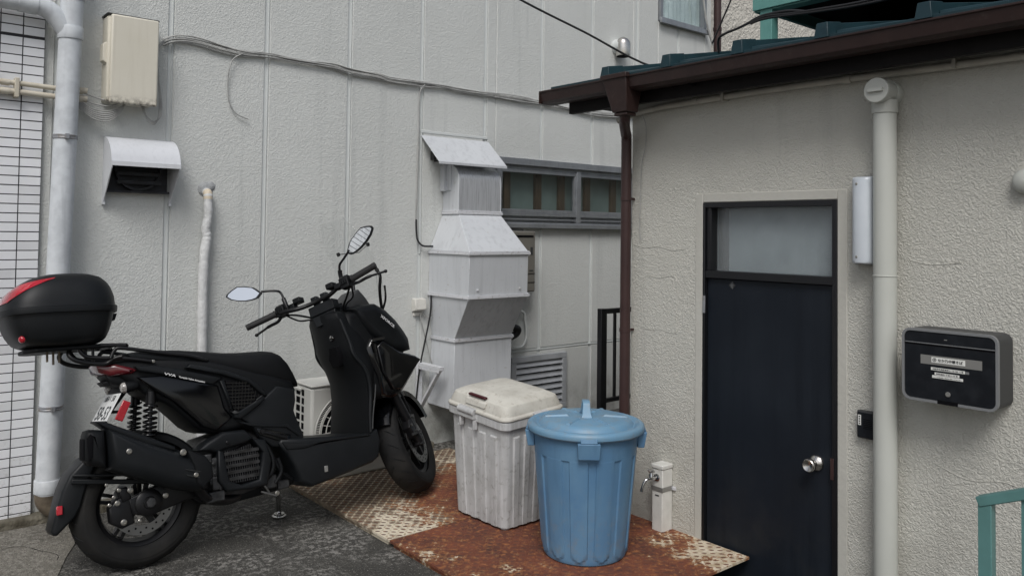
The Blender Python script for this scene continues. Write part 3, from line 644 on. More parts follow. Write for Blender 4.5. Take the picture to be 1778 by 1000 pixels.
# louvre vent
lv = thing('louvre_vent', (4.15, WY, .1), 'grey louvred vent low on the wall right of the duct', 'vent')
q = MB(); fr(q, 3.86, 4.42, .10, .528, .045, WY-.032, WY-.001); lf = q.build('frame', M_louv, lv, bevel=.004)
q = MB(); q.box(3.90, 4.38, WY-.006, WY-.001, .14, .49); q.build('opening', M_dark, lv)
for k in range(8):
    z = .485-.046*k
    q = MB(); q.hexa([(3.905, 4.572, z-.040), (4.375, 4.572, z-.040), (4.375, 4.592, z-.008), (3.905, 4.592, z-.008)], [(3.905, 4.569, z-.038), (4.375, 4.569, z-.038), (4.375, 4.589, z-.005), (3.905, 4.589, z-.005)]); q.build('slat', M_louv, lv)
# domed vent cap
vc = thing('vent_cap', (4.99, WY, 2.92), 'small silver domed vent cap high on the wall above the brown gutter', 'vent cap')
q = MB(); q.lathe([(.050, -.002), (.060, 0), (.061, .004), (.061, .095)]+[(.061*math.cos(t), .095+.065*math.sin(t)) for t in [R(x) for x in (15, 30, 45, 60, 75, 88)]], (4.99, 4.525, 2.925), n=32); q.build('dome', M_steel, vc, smooth=50)
q = MB(); q.lathe([(.064, 0), (.064, .075)], (4.99, WY, 3.01), (0, -1, 0), 24); q.build('flange', M_seal, vc)
q = MB(); q.lathe([(.052, 0), (.052, .003)], (4.99, 4.525, 2.9205), n=24); q.build('opening', M_dark, vc)
# black railing in the alley
br = thing('railing', (4.1, 3.7, 0), 'black steel railing in the alley behind the brown downpipe', 'railing')
q = MB(); q.box(3.872, 3.925, 3.68, 3.72, 0.0, .957); q.build('post', M_frame, br, bevel=.003)
q = MB(); q.box(3.926, 4.9, 3.685, 3.715, .922, .955); q.box(3.926, 4.9, 3.685, 3.715, .34, .368); q.build('rail', M_frame, br, bevel=.003)
for xx in (4.02, 4.09, 4.22, 4.36):
    q = MB(); q.box(xx-.008, xx+.008, 3.692, 3.708, .3685, .9215); q.build('baluster', M_frame, br)

# ------------------------------------------------------------------ low stucco house
ho = thing('stucco_house', (4.5, 1.0, -.17), 'low beige stucco house with navy door, brown gutter and green ribbed roof', 'building')
D0, D1, DZ = 1.674, 2.340, 1.602        # door opening
CY = 2.787                              # corner of the house
q = MB()
def yzq(a, b, c, d, x=BX, mi=0): q.add([(x, a, c), (x, b, c), (x, b, d), (x, a, d)], [(0, 1, 2, 3)], mi)
yzq(-6, D0, -.3, 2.16); yzq(D1, CY, -.3, 2.16); yzq(D0, D1, DZ, 2.16)
q.add([(BX, CY, -.3), (8, CY, -.3), (8, CY, 2.3), (BX, CY, 2.3)], [(0, 1, 2, 3)])
q.add([(8, -6, -.3), (8, CY, -.3), (8, CY, 2.3), (8, -6, 2.3)], [(0, 1, 2, 3)]); q.add([(BX, -6, -.3), (8, -6, -.3), (8, -6, 2.3), (BX, -6, 2.3)], [(0, 1, 2, 3)])
for a, b, c, d in ((D0, D0, -.3, DZ), (D1, D1, -.3, DZ)): q.add([(BX, a, c), (BX+.12, a, c), (BX+.12, a, d), (BX, a, d)], [(0, 1, 2, 3)])
q.add([(BX, D0, DZ), (BX+.12, D0, DZ), (BX+.12, D1, DZ), (BX, D1, DZ)], [(0, 1, 2, 3)])
q.build('wall', M_stucco, ho)
q = MB()
for a, b, c, d in ((D0-.042, D0-.001, -.3, DZ+.042), (D1+.001, D1+.042, -.3, DZ+.042), (D0-.0005, D1+.0005, DZ+.001, DZ+.042)): q.box(BX-.0035, BX+.01, a, b, c, d)
q.build('door_surround', M_smooth, ho, bevel=.003)
# hairline scar of an old repair left of the door
q = MB()
for pts in ([(2.70, 1.235), (2.66, 1.243), (2.60, 1.238), (2.535, 1.244), (2.50, 1.232), (2.495, 1.15), (2.50, 1.05), (2.49, .975)], [(2.715, .98), (2.66, .972), (2.60, .978), (2.54, .97), (2.49, .975)], [(2.715, .98), (2.71, 1.08), (2.715, 1.16), (2.70, 1.235)], [(2.78, 1.40), (2.70, 1.385), (2.62, 1.392), (2.52, 1.375), (2.44, 1.385)], [(1.30, .62), (1.18, .585), (1.05, .60), (.92, .56)], [(1.38, 1.36), (1.30, 1.352), (1.20, 1.365)]):
    p_ = spline([(BX-.0006, y+random.uniform(-.004, .004), z+random.uniform(-.004, .004)) for y, z in pts], 4); q.tube(p_, .0016, 5)
q.build('hairline_crack', M_stucco, ho)
# door
q = MB(); q.box(BX+.018, BX+.055, D0+.022, D1-.014, -.16, 1.247); door = q.build('door', M_door, ho, bevel=.002)
q = MB()
q.box(BX-.006, BX+.075, D0+.001, D0+.021, -.17, DZ-.001); q.box(BX-.006, BX+.075, D1-.013, D1-.001, -.17, DZ-.001)
q.box(BX-.006, BX+.075, D0+.0215, D1-.0135, DZ-.024, DZ-.001); q.box(BX-.002, BX+.075, D0+.0215, D1-.0135, 1.250, 1.284)
q.box(BX+.006, BX+.06, D0+.0215, D0+.028, 1.2845, DZ-.0245); q.box(BX+.006, BX+.06, D1-.040, D1-.0135, 1.2845, DZ-.0245)
child(q.build('door_frame', M_frame, None, bevel=.0015), door)
q = MB(); q.box(BX+.052, BX+.056, D0+.028, D1-.040, 1.284, DZ-.024); child(q.build('transom_pane', M_frost), door)
q = MB(); q.box(BX+.085, BX+.09, D0+.03, D1-.085, 1.27, DZ); child(q.build('curtain', M_curtain), door)
q = MB(); q.box(BX+.060, BX+.10, D1-.080, D1-.045, 1.27, DZ); child(q.build('inner_post', M_wood), door)
q = MB(); K = (BX+.018, 1.775, .508)
q.lathe([(.033, 0), (.033, .004), (.030, .010), (.020, .016), (.014, .020), (.012, .030), (.013, .034), (.020, .040), (.0265, .050), (.0285, .060), (.0275, .066), (.0235, .0695), (.0205, .068), (.012, .062), (.0, .060)], K, (-1, 0, 0), 40)
child(q.build('door_knob', M_steel, None, smooth=40), door)
for a, z0_, z1_ in ((D1-.012, 1.085, 1.165), (D0+.018, .462, .548)):
    q = MB(); q.box(BX-.009, BX-.0065, a-.006, a+.009, z0_, z1_); child(q.build('hinge', M_band if z0_ > 1 else M_dpipe, None, bevel=.001), door)
q = MB(); q.add([(BX+.0165, 2.191+dy, 1.221+dz) for dy, dz in ((-.018, 0), (0, .018), (.018, 0), (0, -.018))]+[(BX+.0175, 2.191+dy, 1.221+dz) for dy, dz in ((-.018, 0), (0, .018), (.018, 0), (0, -.018))], [(0, 1, 2, 3), (0, 1, 5, 4), (1, 2, 6, 5), (2, 3, 7, 6), (3, 0, 4, 7)])
q.box(BX+.0155, BX+.0163, 2.186, 2.188, 1.205, 1.237, 1); q.box(BX+.0155, BX+.0163, 2.180, 2.200, 1.2205, 1.2225, 1); q.box(BX+.0155, BX+.0163, 2.194, 2.196, 1.210, 1.232, 1)
child(q.build('sticker', [M_mailb, M_mails]), door)
# fascia, soffit, gutter, roof
q = MB(); q.box(3.0, 3.03, -6, 3.105, 2.087, 2.205); q.build('fascia', M_fascia, ho, bevel=.002)
q = MB(); q.box(3.031, 3.16, -6, 3.10, 2.135, 2.15); q.box(3.16, 5.0, 2.788, 3.10, 2.135, 2.15); q.build('soffit', M_fascia, ho)
q = MB()
sec = [(2.985, 2.200), (2.985, 2.150), (2.970, 2.138), (2.905, 2.138), (2.888, 2.150), (2.878, 2.196), (2.872, 2.198), (2.872, 2.206), (2.884, 2.206), (2.886, 2.198), (2.895, 2.156), (2.908, 2.146), (2.967, 2.146), (2.977, 2.154), (2.977, 2.200)]
q.prism(sec, -6, 3.205, plane='xz')
q.box(2.874, 2.985, 3.2055, 3.209, 2.140, 2.205); gt = q.build('gutter', M_brown, ho, bevel=.0015, tri=True)
q = MB(); q.hexa([(2.858, 2.575, 2.215), (2.99, 2.575, 2.215), (2.99, 2.735, 2.215), (2.858, 2.735, 2.215)], [(2.880, 2.585, 2.035), (2.96, 2.585, 2.035), (2.96, 2.68, 2.035), (2.880, 2.68, 2.035)])
q.box(2.853, 2.992, 2.570, 2.740, 2.195, 2.220); q.box(2.885, 2.955, 2.592, 2.673, 2.018, 2.034)
child(q.build('hopper', M_brown, None, bevel=.004), gt)
RZ = lambda x: 2.215+(x-2.90)*0.20
q = MB()
q.hexa([(2.885, -6, RZ(2.885)-.008), (6.5, -6, RZ(6.5)-.008), (6.5, 3.12, RZ(6.5)-.008), (2.885, 3.12, RZ(2.885)-.008)], [(2.885, -6, RZ(2.885)+.004), (6.5, -6, RZ(6.5)+.004), (6.5, 3.12, RZ(6.5)+.004), (2.885, 3.12, RZ(2.885)+.004)])
q.box(2.880, 2.888, -6, 3.12, RZ(2.885)-.024, RZ(2.885)+.006)
YR = [3.105-.378*i for i in range(0, 14)]
for y in YR[1:]:
    a, b = 2.882, 6.4
    q.hexa([(a, y-.026, RZ(a)+.004), (b, y-.026, RZ(b)+.004), (b, y+.026, RZ(b)+.004), (a, y+.026, RZ(a)+.004)], [(a, y-.018, RZ(a)+.050), (b, y-.018, RZ(b)+.050), (b, y+.018, RZ(b)+.050), (a, y+.018, RZ(a)+.050)])
    q.hexa([(a-.012, y-.030, RZ(a)-.004), (a+.10, y-.030, RZ(a+.1)+.005), (a+.10, y+.030, RZ(a+.1)+.005), (a-.012, y+.030, RZ(a)-.004)], [(a-.004, y-.022, RZ(a)+.056), (a+.10, y-.022, RZ(a+.1)+.054), (a+.10, y+.022, RZ(a+.1)+.054), (a-.004, y+.022, RZ(a)+.056)])
    # raised lap joint of the sheet beside each batten
    q.hexa([(a+.02, y-.30, RZ(a+.02)+.004), (a+.05, y-.03, RZ(a+.05)+.004), (a+.09, y-.03, RZ(a+.09)+.004), (a+.06, y-.30, RZ(a+.06)+.004)], [(a+.03, y-.29, RZ(a+.02)+.010), (a+.055, y-.03, RZ(a+.05)+.022), (a+.085, y-.03, RZ(a+.09)+.022), (a+.055, y-.29, RZ(a+.06)+.010)])
q.build('roof', M_roof, ho, bevel=.002)
# conduit under the eave
cu = MB(); cu.tube(spline([(3.08, 2.83, 2.03), (3.10, 2.78, 2.05), (3.118, 2.70, 2.068), (3.122, 2.55, 2.08), (3.122, 2.38, 2.083), (3.122, 2.05, 2.088), (3.122, 1.67, 2.087), (3.122, 1.35, 2.083), (3.122, .98, 2.080), (3.122, -1, 2.08)], 4), .0145, 12)
for y in (2.35, 1.60): cu.tube([(3.122, y, 2.0855), (3.122, y+.03, 2.0855)], .0185, 12)
for y in (2.2, 1.2): cu.box(3.10, 3.149, y, y+.012, 2.066, 2.108)
tag(cu.build('conduit', M_cond, None, smooth=60), 'painted conduit running under the eave above the navy door', 'pipe')
q = MB(); q.lathe([(.020, 0), (.022, .01), (.020, .03), (.012, .04)], (2.999, 2.283, 2.150), (-1, 0, 0), 16); q.box(2.955, 2.966, 2.279, 2.288, 2.155, 2.175, 1); q.box(2.955, 2.966, 2.268, 2.300, 2.158, 2.163, 1)
tag(q.build('eave_fitting', [M_dark, M_bolt]), 'tiny dark round fitting with silver clip on the brown fascia', 'fitting')
# brown downpipe at the corner
dq = thing('downpipe', (3.09, 2.77, -.05), 'brown downpipe at the corner of the stucco house below the gutter', 'pipe')
q = MB(); q.tube(spline([(2.92, 2.632, 2.03), (2.925, 2.638, 2.01), (2.97, 2.68, 1.985), (3.06, 2.752, 1.955), (3.088, 2.772, 1.91), (3.088, 2.772, 1.5)], 6)+[Vector((3.088, 2.772, .8)), Vector((3.088, 2.772, -.05))], .0265, 20); q.build('pipe', M_dpipe, dq, smooth=60)
for z in (.955, 1.62):
    q = MB(); q.tube([(3.088, 2.772, z), (3.088, 2.772, z+.018)], .0292, 20); q.box(3.10, BX, 2.766, 2.778, z+.003, z+.015); q.build('pipe_clamp', M_dpipe, dq)
wires('cable', 'thin dark wire dangling down the wall beside the brown downpipe', [[(3.12, 2.70, 2.06), (3.135, 2.685, 2.0), (3.14, 2.69, 1.9), (3.14, 2.715, 1.8), (3.14, 2.72, 1.65), (3.14, 2.725, 1.5), (3.14, 2.715, 1.42)]], .0018, M_wire)
# beige pipe beside the door
bp = thing('wall_pipe', (3.09, 1.45, -.17), 'beige vertical pipe with capped tee between the door and the mailbox', 'pipe')
q = MB(); q.tube([(3.092, 1.452, z) for z in (-.2, .5, 1.2, 1.95)], .0425, 32)
q.build('pipe', M_bpipe, bp, smooth=60)
q = MB(); q.lathe([(.0425, 0), (.0468, .001), (.0475, .003), (.0475, .045), (.0475, .05)], (3.092, 1.452, 1.925), n=32, caps=False); q.build('socket', M_bpipe, bp, smooth=45)
q = MB(); q.lathe([(.0425, 0), (.0448, .001), (.0448, .004), (.0425, .005)], (3.092, 1.452, 1.30), n=32, caps=False); q.build('socket', M_bpipe, bp, smooth=45)
q = MB(); q.lathe([(.0455, .0), (.0455, .115)], (BX, 1.449, 2.007), (-1, 0, 0), 32); q.lathe([(.0465, 0), (.048, .001), (.048, .03), (.0465, .032)], (BX-.02, 1.449, 2.007), (-1, 0, 0), 32); q.build('tee', M_bpipe, bp, smooth=45)
q = MB(); q.lathe([(.0475, 0), (.0475, .020), (.046, .022), (.0, .022)], (BX-.1155, 1.449, 2.007), (-1, 0, 0), 36); q.box(3.000, 3.014, 1.420, 1.478, 2.000, 2.014); q.build('cap', M_bpipe, bp, bevel=.002, smooth=45)
# lamp
lp = thing('wall_lamp', (3.12, 1.54, 1.34), 'slim upright wall lamp with pale diffuser beside the beige pipe', 'lamp')
q = MB(); q.box(3.118, BX-.001, 1.497, 1.590, 1.340, 1.690); q.build('base', M_difb, lp, bevel=.006)
q = MB(); rings = []
for z, k in ((1.345, .80), (1.349, .97), (1.357, 1), (1.672, 1), (1.681, .97), (1.685, .80)):
    rings.append([(3.120-.048*k*math.sin(t)**.7, 1.5435+.043*math.cos(t)*(.9+.1*k), z) for t in [math.pi*i/14 for i in range(15)]])
q.loft(rings); q.build('diffuser', M_dif, lp, smooth=50)
for z in (1.372, 1.658):
    q = MB(); q.lathe([(.007, 0), (.007, .004), (.004, .007)], (3.079, 1.555, z), (-1, .35, 0), 12); q.build('screw', M_bolt, lp)
# mailbox
mb_ = thing('mailbox', (3.08, 1.19, .87), 'black wall mailbox with silver rim and paper name labels', 'mailbox')
def rrect(y0, y1, z0, z1, r, k=6):
    out = []
    for cy, cz, a in ((y1-r, z1-r, 0), (y0+r, z1-r, 90), (y0+r, z0+r, 180), (y1-r, z0+r, 270)):
        for i in range(k+1): t = R(a+90*i/k); out.append((cy+r*math.cos(t), cz+r*math.sin(t)))
    return out
q = MB(); q.prism(rrect(1.032, 1.348, .868, 1.122, .028), 3.016, BX-.004, plane='yz'); q.build('body', M_mailb, mb_, bevel=.003)
q = MB()
oa = rrect(1.030, 1.350, .866, 1.124, .030); ob = rrect(1.039, 1.341, .875, 1.115, .022); n = len(oa)
q.loft([[(3.016, y, z) for y, z in oa], [(3.006, y, z) for y, z in oa], [(3.004, y*.997+1.19*.003, z) for y, z in oa], [(3.004, y, z) for y, z in ob], [(3.014, y, z) for y, z in ob]], caps=False)
q.build('rim', M_mails, mb_, smooth=40)
q = MB(); q.prism(rrect(1.040, 1.340, .876, 1.114, .021), 3.007, 3.0155, plane='yz'); face = q.build('front', M_mail, mb_, bevel=.001)
q = MB(); q.box(3.0045, 3.0068, 1.0405, 1.3395, 1.0725, 1.0750); q.box(3.0060, 3.0069, 1.0405, 1.3395, 1.0655, 1.0715, 1); q.build('slot', [M_mails, M_dark], mb_)
q = MB(); q.box(3.0034, 3.012, 1.158, 1.226, .8655, .879); q.build('finger_notch', M_dark, mb_)
q = MB(); q.lathe([(.0085, 0), (.0085, .003), (.006, .0035), (.003, .003), (.0, .003)], (3.0068, 1.191, .903), (-1, 0, 0), 18); q.build('lock', M_strip, mb_)
q = MB(); q.box(3.0060, 3.0068, 1.081, 1.284, 1.0005, 1.0325); q.build('name_strip', M_strip, mb_)
q = MB(); q.box(3.0062, 3.0069, 1.194, 1.204, 1.090, 1.093); q.build('badge', M_strip, mb_)
Mx = lambda y, z, x: axes((x, y, z), (0, -1, 0), (0, 0, 1), (-1, 0, 0))
for y0_, y1_, z0_, z1_, s_, h_ in ((1.1345, 1.2465, 1.0085, 1.0275, 'なか乃中華そば', .0115), (1.135, 1.248, .9815, .9915, '大阪市中央区本町2-1-15-105 1-1号', .0062), (1.1535, 1.2355, .9655, .9745, '中央本町1丁目11-10 号', .0056), (1.1415, 1.244, .9545, .9640, '一、二三階店舗 ニ階店主 御届 くださいませ', .0042)):
    q = MB(); q.box(3.0050, 3.0058, y0_, y1_, z0_, z1_); lb = q.build('paper_label', M_paper, mb_)
    big = h_ > .01
    lo = text(s_, 'lettering', .01, Mx((y0_+y1_)/2-(.0075 if big else 0), (z0_+z1_)/2, 3.0046), M_ink, None, width=(y1_-y0_)-(.030 if big else .010), height=h_, bold=.0002)
    lo.parent = lb
    if big:
        q = MB(); c_ = (3.0047, y1_-.0105, (z0_+z1_)/2)
        q.tube([(c_[0], c_[1]+.0058*math.cos(t*.3142), c_[2]+.0058*math.sin(t*.3142)) for t in range(20)], .0008, 6, closed=True)
        q.box(3.0044, 3.0049, c_[1]-.0036, c_[1]+.0036, c_[2]-.0018, c_[2]-.0010); q.box(3.0044, 3.0049, c_[1]-.0036, c_[1]+.0036, c_[2]+.0012, c_[2]+.0020); q.box(3.0044, 3.0049, c_[1]-.0005, c_[1]+.0005, c_[2]-.005, c_[2]+.005)
        eb = q.build('emblem', M_ink); eb.parent = lb
q = MB(); q.box(3.0052, 3.0059, 1.122, 1.1335, .9815, .990); q.build('tape', M_mails, mb_)
# intercom
ic = thing('intercom', (3.135, 1.545, .66), 'small black intercom on the wall half behind the beige pipe', 'intercom')
q = MB(); q.box(3.120, BX-.002, 1.505, 1.579, .660, .768); q.build('body', M_mailb, ic, bevel=.006, seg=3)
q = MB(); q.box(3.1165, 3.1195, 1.510, 1.574, .666, .762); q.build('front', M_mail, ic, bevel=.001)
q = MB(); q.box(3.1152, 3.1163, 1.559, 1.571, .712, .752); il = q.build('paper_label', M_paper, ic)
q = MB()
for k in range(4): q.box(3.1146, 3.1151, 1.5625, 1.5675, .716+.009*k, .721+.009*k)
lt = q.build('lettering', M_ink); lt.parent = il
q = MB()
for k in range(6): q.box(3.1155, 3.1163, 1.515, 1.55, .700+.007*k, .703+.007*k)
q.build('speaker_grille', M_dark, ic)
# tap post
tp = thing('tap_post', (3.11, 2.545, 0), 'white square tap post with small chrome tap against the stucco wall', 'tap')
q = MB(); q.box(3.072, BX-.003, 2.512, 2.576, -.02, .322); q.build('post', M_plas, tp, bevel=.004, seg=2)
q = MB(); q.box(3.068, BX-.002, 2.508, 2.580, .3225, .345); q.build('cap', M_plas, tp, bevel=.006, seg=3)
q = MB(); q.box(3.0695, BX-.0025, 2.5095, 2.5785, .218, .240); q.box(3.138, 3.1495, 2.490, 2.509, .220, .236, 1); q.build('clamp_band', [M_strip, M_flange], tp, bevel=.001)
q = MB(); q.box(3.0705, 3.0718, 2.533, 2.555, .195, .201); q.build('maker_mark', M_ink, tp)
q = MB(); q.lathe([(.018, 0), (.018, .004), (.010, .010)], (3.0715, 2.545, .283), (-1, 0, 0), 20)
q.tube(spline([(3.062, 2.545, .283), (3.035, 2.545, .283), (3.012, 2.550, .285), (2.995, 2.556, .275), (2.984, 2.560, .250), (2.980, 2.562, .232)], 6), .0072, 12)
q.lathe([(.0105, 0), (.0105, .022), (.007, .026), (.007, .036)], (3.028, 2.545, .283), (0, 0, 1), 14); q.tube([(3.028, 2.527, .322), (3.028, 2.563, .322)], .0055, 10); q.tube([(3.012, 2.545, .322), (3.044, 2.545, .322)], .0055, 10)
q.lathe([(.0088, 0), (.0088, .012)], (2.981, 2.562, .228), (.1, 0, 1), 14); q.build('tap', M_chrome, tp, smooth=50)
# round vent at the right rim
q = MB(); q.lathe([(.045, 0), (.045, .012), (.040, .03), (.028, .042), (.0, .045)], (BX-.001, .985, 1.648), (-1, 0, 0), 28)
tag(q.build('round_vent', M_bpipe, None, smooth=50), 'beige round vent cover on the stucco wall above the mailbox', 'vent')
# teal stair rail
tr = thing('stair_rail', (2.66, 1.0, -.17), 'teal painted stair handrail in the lower right corner', 'railing')
RX = 2.65
rz = lambda y: .654+(1.0-y)*.43
q = MB(); q.box(RX-.018, RX+.018, .924, .961, -.17, rz(.943)+.005); q.build('post', M_railt, tr, bevel=.002)
q = MB(); q.bar((RX, .9625, rz(.9625)-.004), (RX, -.6, rz(-.6)-.004), .040, .030); q.build('handrail', M_railt, tr, bevel=.003)
for y in (.842, .74, .65, .54, .43):
    q = MB(); q.box(RX-.007, RX+.007, y-.007, y+.007, -.17, rz(y)-.018); q.build('baluster', M_railt, tr)
q = MB(); q.box(3.10, BX-.001, .915, .945, .255, .275); q.lathe([(.012, 0), (.012, .03)], (3.11, .94, .265), (-1, 0, 0), 12)
tag(q.build('pipe_fitting', M_plas, None, bevel=.002), 'tiny white fitting on the wall behind the teal handrail', 'fitting')
# teal balcony standing on the roof
tb_ = thing('balcony', (3.9, 1.6, 2.4), 'teal steel balcony frame with dark underside above the green roof', 'balcony')
q = MB(); q.box(3.70, 3.76, 2.325, 2.395, 2.36, 2.665); q.build('post', M_teal, tb_, bevel=.003)
q = MB(); q.box(3.685, 3.70, -3, 2.43, 2.632, 2.80); q.box(3.70, 3.775, -3, 2.43, 2.785, 2.80); q.box(3.701, 3.775, -3, 2.43, 2.625, 2.640); q.box(3.7005, 5.3, 2.405, 2.43, 2.64, 2.784); q.build('beam', M_teal, tb_, bevel=.002)
q = MB(); q.box(3.776, 6.0, -3, 2.40, 2.70, 2.72); q.build('deck', M_fascia, tb_)  # near-black colour carries the shade of the underside
for k in range(4):
    q = MB(); q.box(3.776, 6.0, 2.0-.55*k, 2.04-.55*k, 2.64, 2.699); q.build('joist', M_fascia, tb_)
q = MB(); q.box(4.75, 4.80, -3, 2.02, 2.45, 2.699); q.build('shade_panel', M_fascia, tb_)  # dark sheet added for the shade below the deck
for k in range(5):
    q = MB(); q.box(3.95, 3.99, 1.93-.10*k, 1.95-.10*k, 2.68, 2.699); q.build('clip', M_plas, tb_)
# wires overhead
wires('overhead_cable', 'black overhead cable slanting down to the brown gutter', [[(2.6, 4.0, 3.16), (3.417, 4.0, 2.975), (3.9, 3.9, 2.83), (4.5, 3.75, 2.64), (5.0, 3.4, 2.60)]], .0075, M_wired, 'overhead cable')
wires('power_cable', 'bundled black cables sagging over the green roof towards the teal post', [[(3.25, 2.33, 2.33), (3.22, 2.31, 2.385), (3.2, 2.26, 2.40), (3.2, 2.19, 2.412), (3.2, 2.12, 2.428), (3.2, 2.04, 2.440), (3.2, 1.92, 2.428), (3.2, 1.79, 2.420), (3.2, 1.54, 2.412), (3.2, 1.0, 2.43)], [(3.2, 2.12, 2.422), (3.2, 2.03, 2.430), (3.2, 1.79, 2.411), (3.2, 1.54, 2.400), (3.2, 1.0, 2.41)], [(3.2, 2.14, 2.424), (3.2, 2.06, 2.446), (3.2, 1.93, 2.442), (3.2, 1.85, 2.423)]], .0062, M_wired, 'overhead cable')
wires('power_cable', 'thin black wire rising steeply past the brown pipe at the top', [[(3.2, 2.332, 2.365), (3.2, 2.226, 2.555), (3.2, 2.0, 2.96)]], .0042, M_wired, 'overhead cable')
wires('power_cable', 'pale thin wire looping beside the upper window and brown pipe', [[(6.05, 4.55, 3.9), (6.10, 4.54, 3.6), (6.15, 4.54, 3.4), (6.24, 4.54, 3.22)]], .010, M_wire, 'overhead cable')
# ------------------------------------------------------------------ rusty checker plates
def plate_mat(name, spots, thr, cr=((0.66, 0.585, 0.46), (0.40, 0.31, 0.20)), rs=((0.185, 0.056, 0.027), (0.095, 0.032, 0.020)), bright=()):
    """rust over worn cream paint; spots = [(x, y, radius, weight)] where the paint has survived"""
    m = mat(name, (0.13, 0.040, 0.022), 0.82, bump=(140, 0.5, 0.003, 4))
    N = m.node_tree.nodes; L = m.node_tree.links; b = N['Principled BSDF']; tc = N.new('ShaderNodeTexCoord')
    def nz(sc, det=6, ro=.6):
        n = N.new('ShaderNodeTexNoise'); n.inputs['Scale'].default_value = sc; n.inputs['Detail'].default_value = det; n.inputs['Roughness'].default_value = ro
        L.new(tc.outputs['Object'], n.inputs['Vector']); return n.outputs['Fac']
    def ma(op, a, c):
        n = N.new('ShaderNodeMath'); n.operation = op
        for i, v in enumerate((a, c)):
            if hasattr(v, 'links'): L.new(v, n.inputs[i])
            else: n.inputs[i].default_value = v
        return n.outputs[0]
    def rg(x, lo, hi, a=0., c=1.):
        n = N.new('ShaderNodeMapRange'); n.inputs[1].default_value = lo; n.inputs[2].default_value = hi; n.inputs[3].default_value = a; n.inputs[4].default_value = c; L.new(x, n.inputs[0]); return n.outputs[0]
    def mx(fc, a, c):
        n = N.new('ShaderNodeMix'); n.data_type = 'RGBA'; L.new(fc, n.inputs[0])
        for i, v in ((6, a), (7, c)):
            if hasattr(v, 'links'): L.new(v, n.inputs[i])
            else: n.inputs[i].default_value = (*v, 1)
        return n.outputs[2]
    acc = ma('MULTIPLY', nz(9, 8, .68), 1.0)
    for x, y, rad, wt in spots:
        d = N.new('ShaderNodeVectorMath'); d.operation = 'DISTANCE'; L.new(tc.outputs['Object'], d.inputs[0]); d.inputs[1].default_value = (x, y, 0)
        acc = ma('ADD', acc, rg(d.outputs['Value'], 0, rad, wt, 0))
    fine = nz(55, 4, .65); acc = ma('ADD', acc, ma('MULTIPLY', ma('SUBTRACT', fine, .5), .55))
    paint = rg(acc, thr, thr+.07)
    rust = mx(rg(nz(7, 6), .35, .65), rs[0], rs[1])
    rust = mx(rg(nz(38, 5), .52, .70), rust, (0.31, 0.12, 0.042))
    edge_ = rg(acc, thr-.10, thr)
    rust = mx(ma('MULTIPLY', edge_, .6), rust, (0.33, 0.17, 0.065))
    cream = mx(rg(nz(22, 6), .38, .66), cr[0], cr[1])
    if bright:
        ac2 = ma('MULTIPLY', nz(12, 7, .66), 1.0)
        for x, y, rad, wt in bright:
            d = N.new('ShaderNodeVectorMath'); d.operation = 'DISTANCE'; L.new(tc.outputs['Object'], d.inputs[0]); d.inputs[1].default_value = (x, y, 0)
            ac2 = ma('ADD', ac2, rg(d.outputs['Value'], 0, rad, wt, 0))
        cream = mx(rg(ac2, .66, .76), cream, (0.66, 0.59, 0.46))
    L.new(mx(paint, rust, cream), b.inputs['Base Color']); return m
DIRT = ((0.27, 0.215, 0.15), (0.12, 0.09, 0.062))
SP1 = [(0.0, 0.60, .70, .34), (.45, 1.15, .80, .40), (0.05, 0.0, .62, .30), (1.15, 1.05, .55, .36)]
M_pl1 = plate_mat('worn_plate_back', SP1, .66, DIRT, bright=[(0.10, 0.02, .50, .34), (.35, .30, .26, .20), (1.10, .95, .5, .22)])
M_pl2 = plate_mat('worn_plate_front', [(1.15, .10, .46, .46), (0.04, .92, .26, .22), (.16, .50, .34, .18), (.5, .02, .25, .16)], .72)
M_lz1 = plate_mat('worn_tread_back', SP1, .63, ((0.62, 0.545, 0.42), (0.40, 0.32, 0.21)))
M_lz2 = plate_mat('worn_tread_front', [(1.15, .10, .46, .46), (0.04, .92, .30, .25)], .67)
M_lzd = plate_mat('rusted_tread', [(0.0, 0.0, .1, .0)], .9, rs=((0.115, 0.040, 0.024), (0.050, 0.022, 0.016)))
PT = 0.030
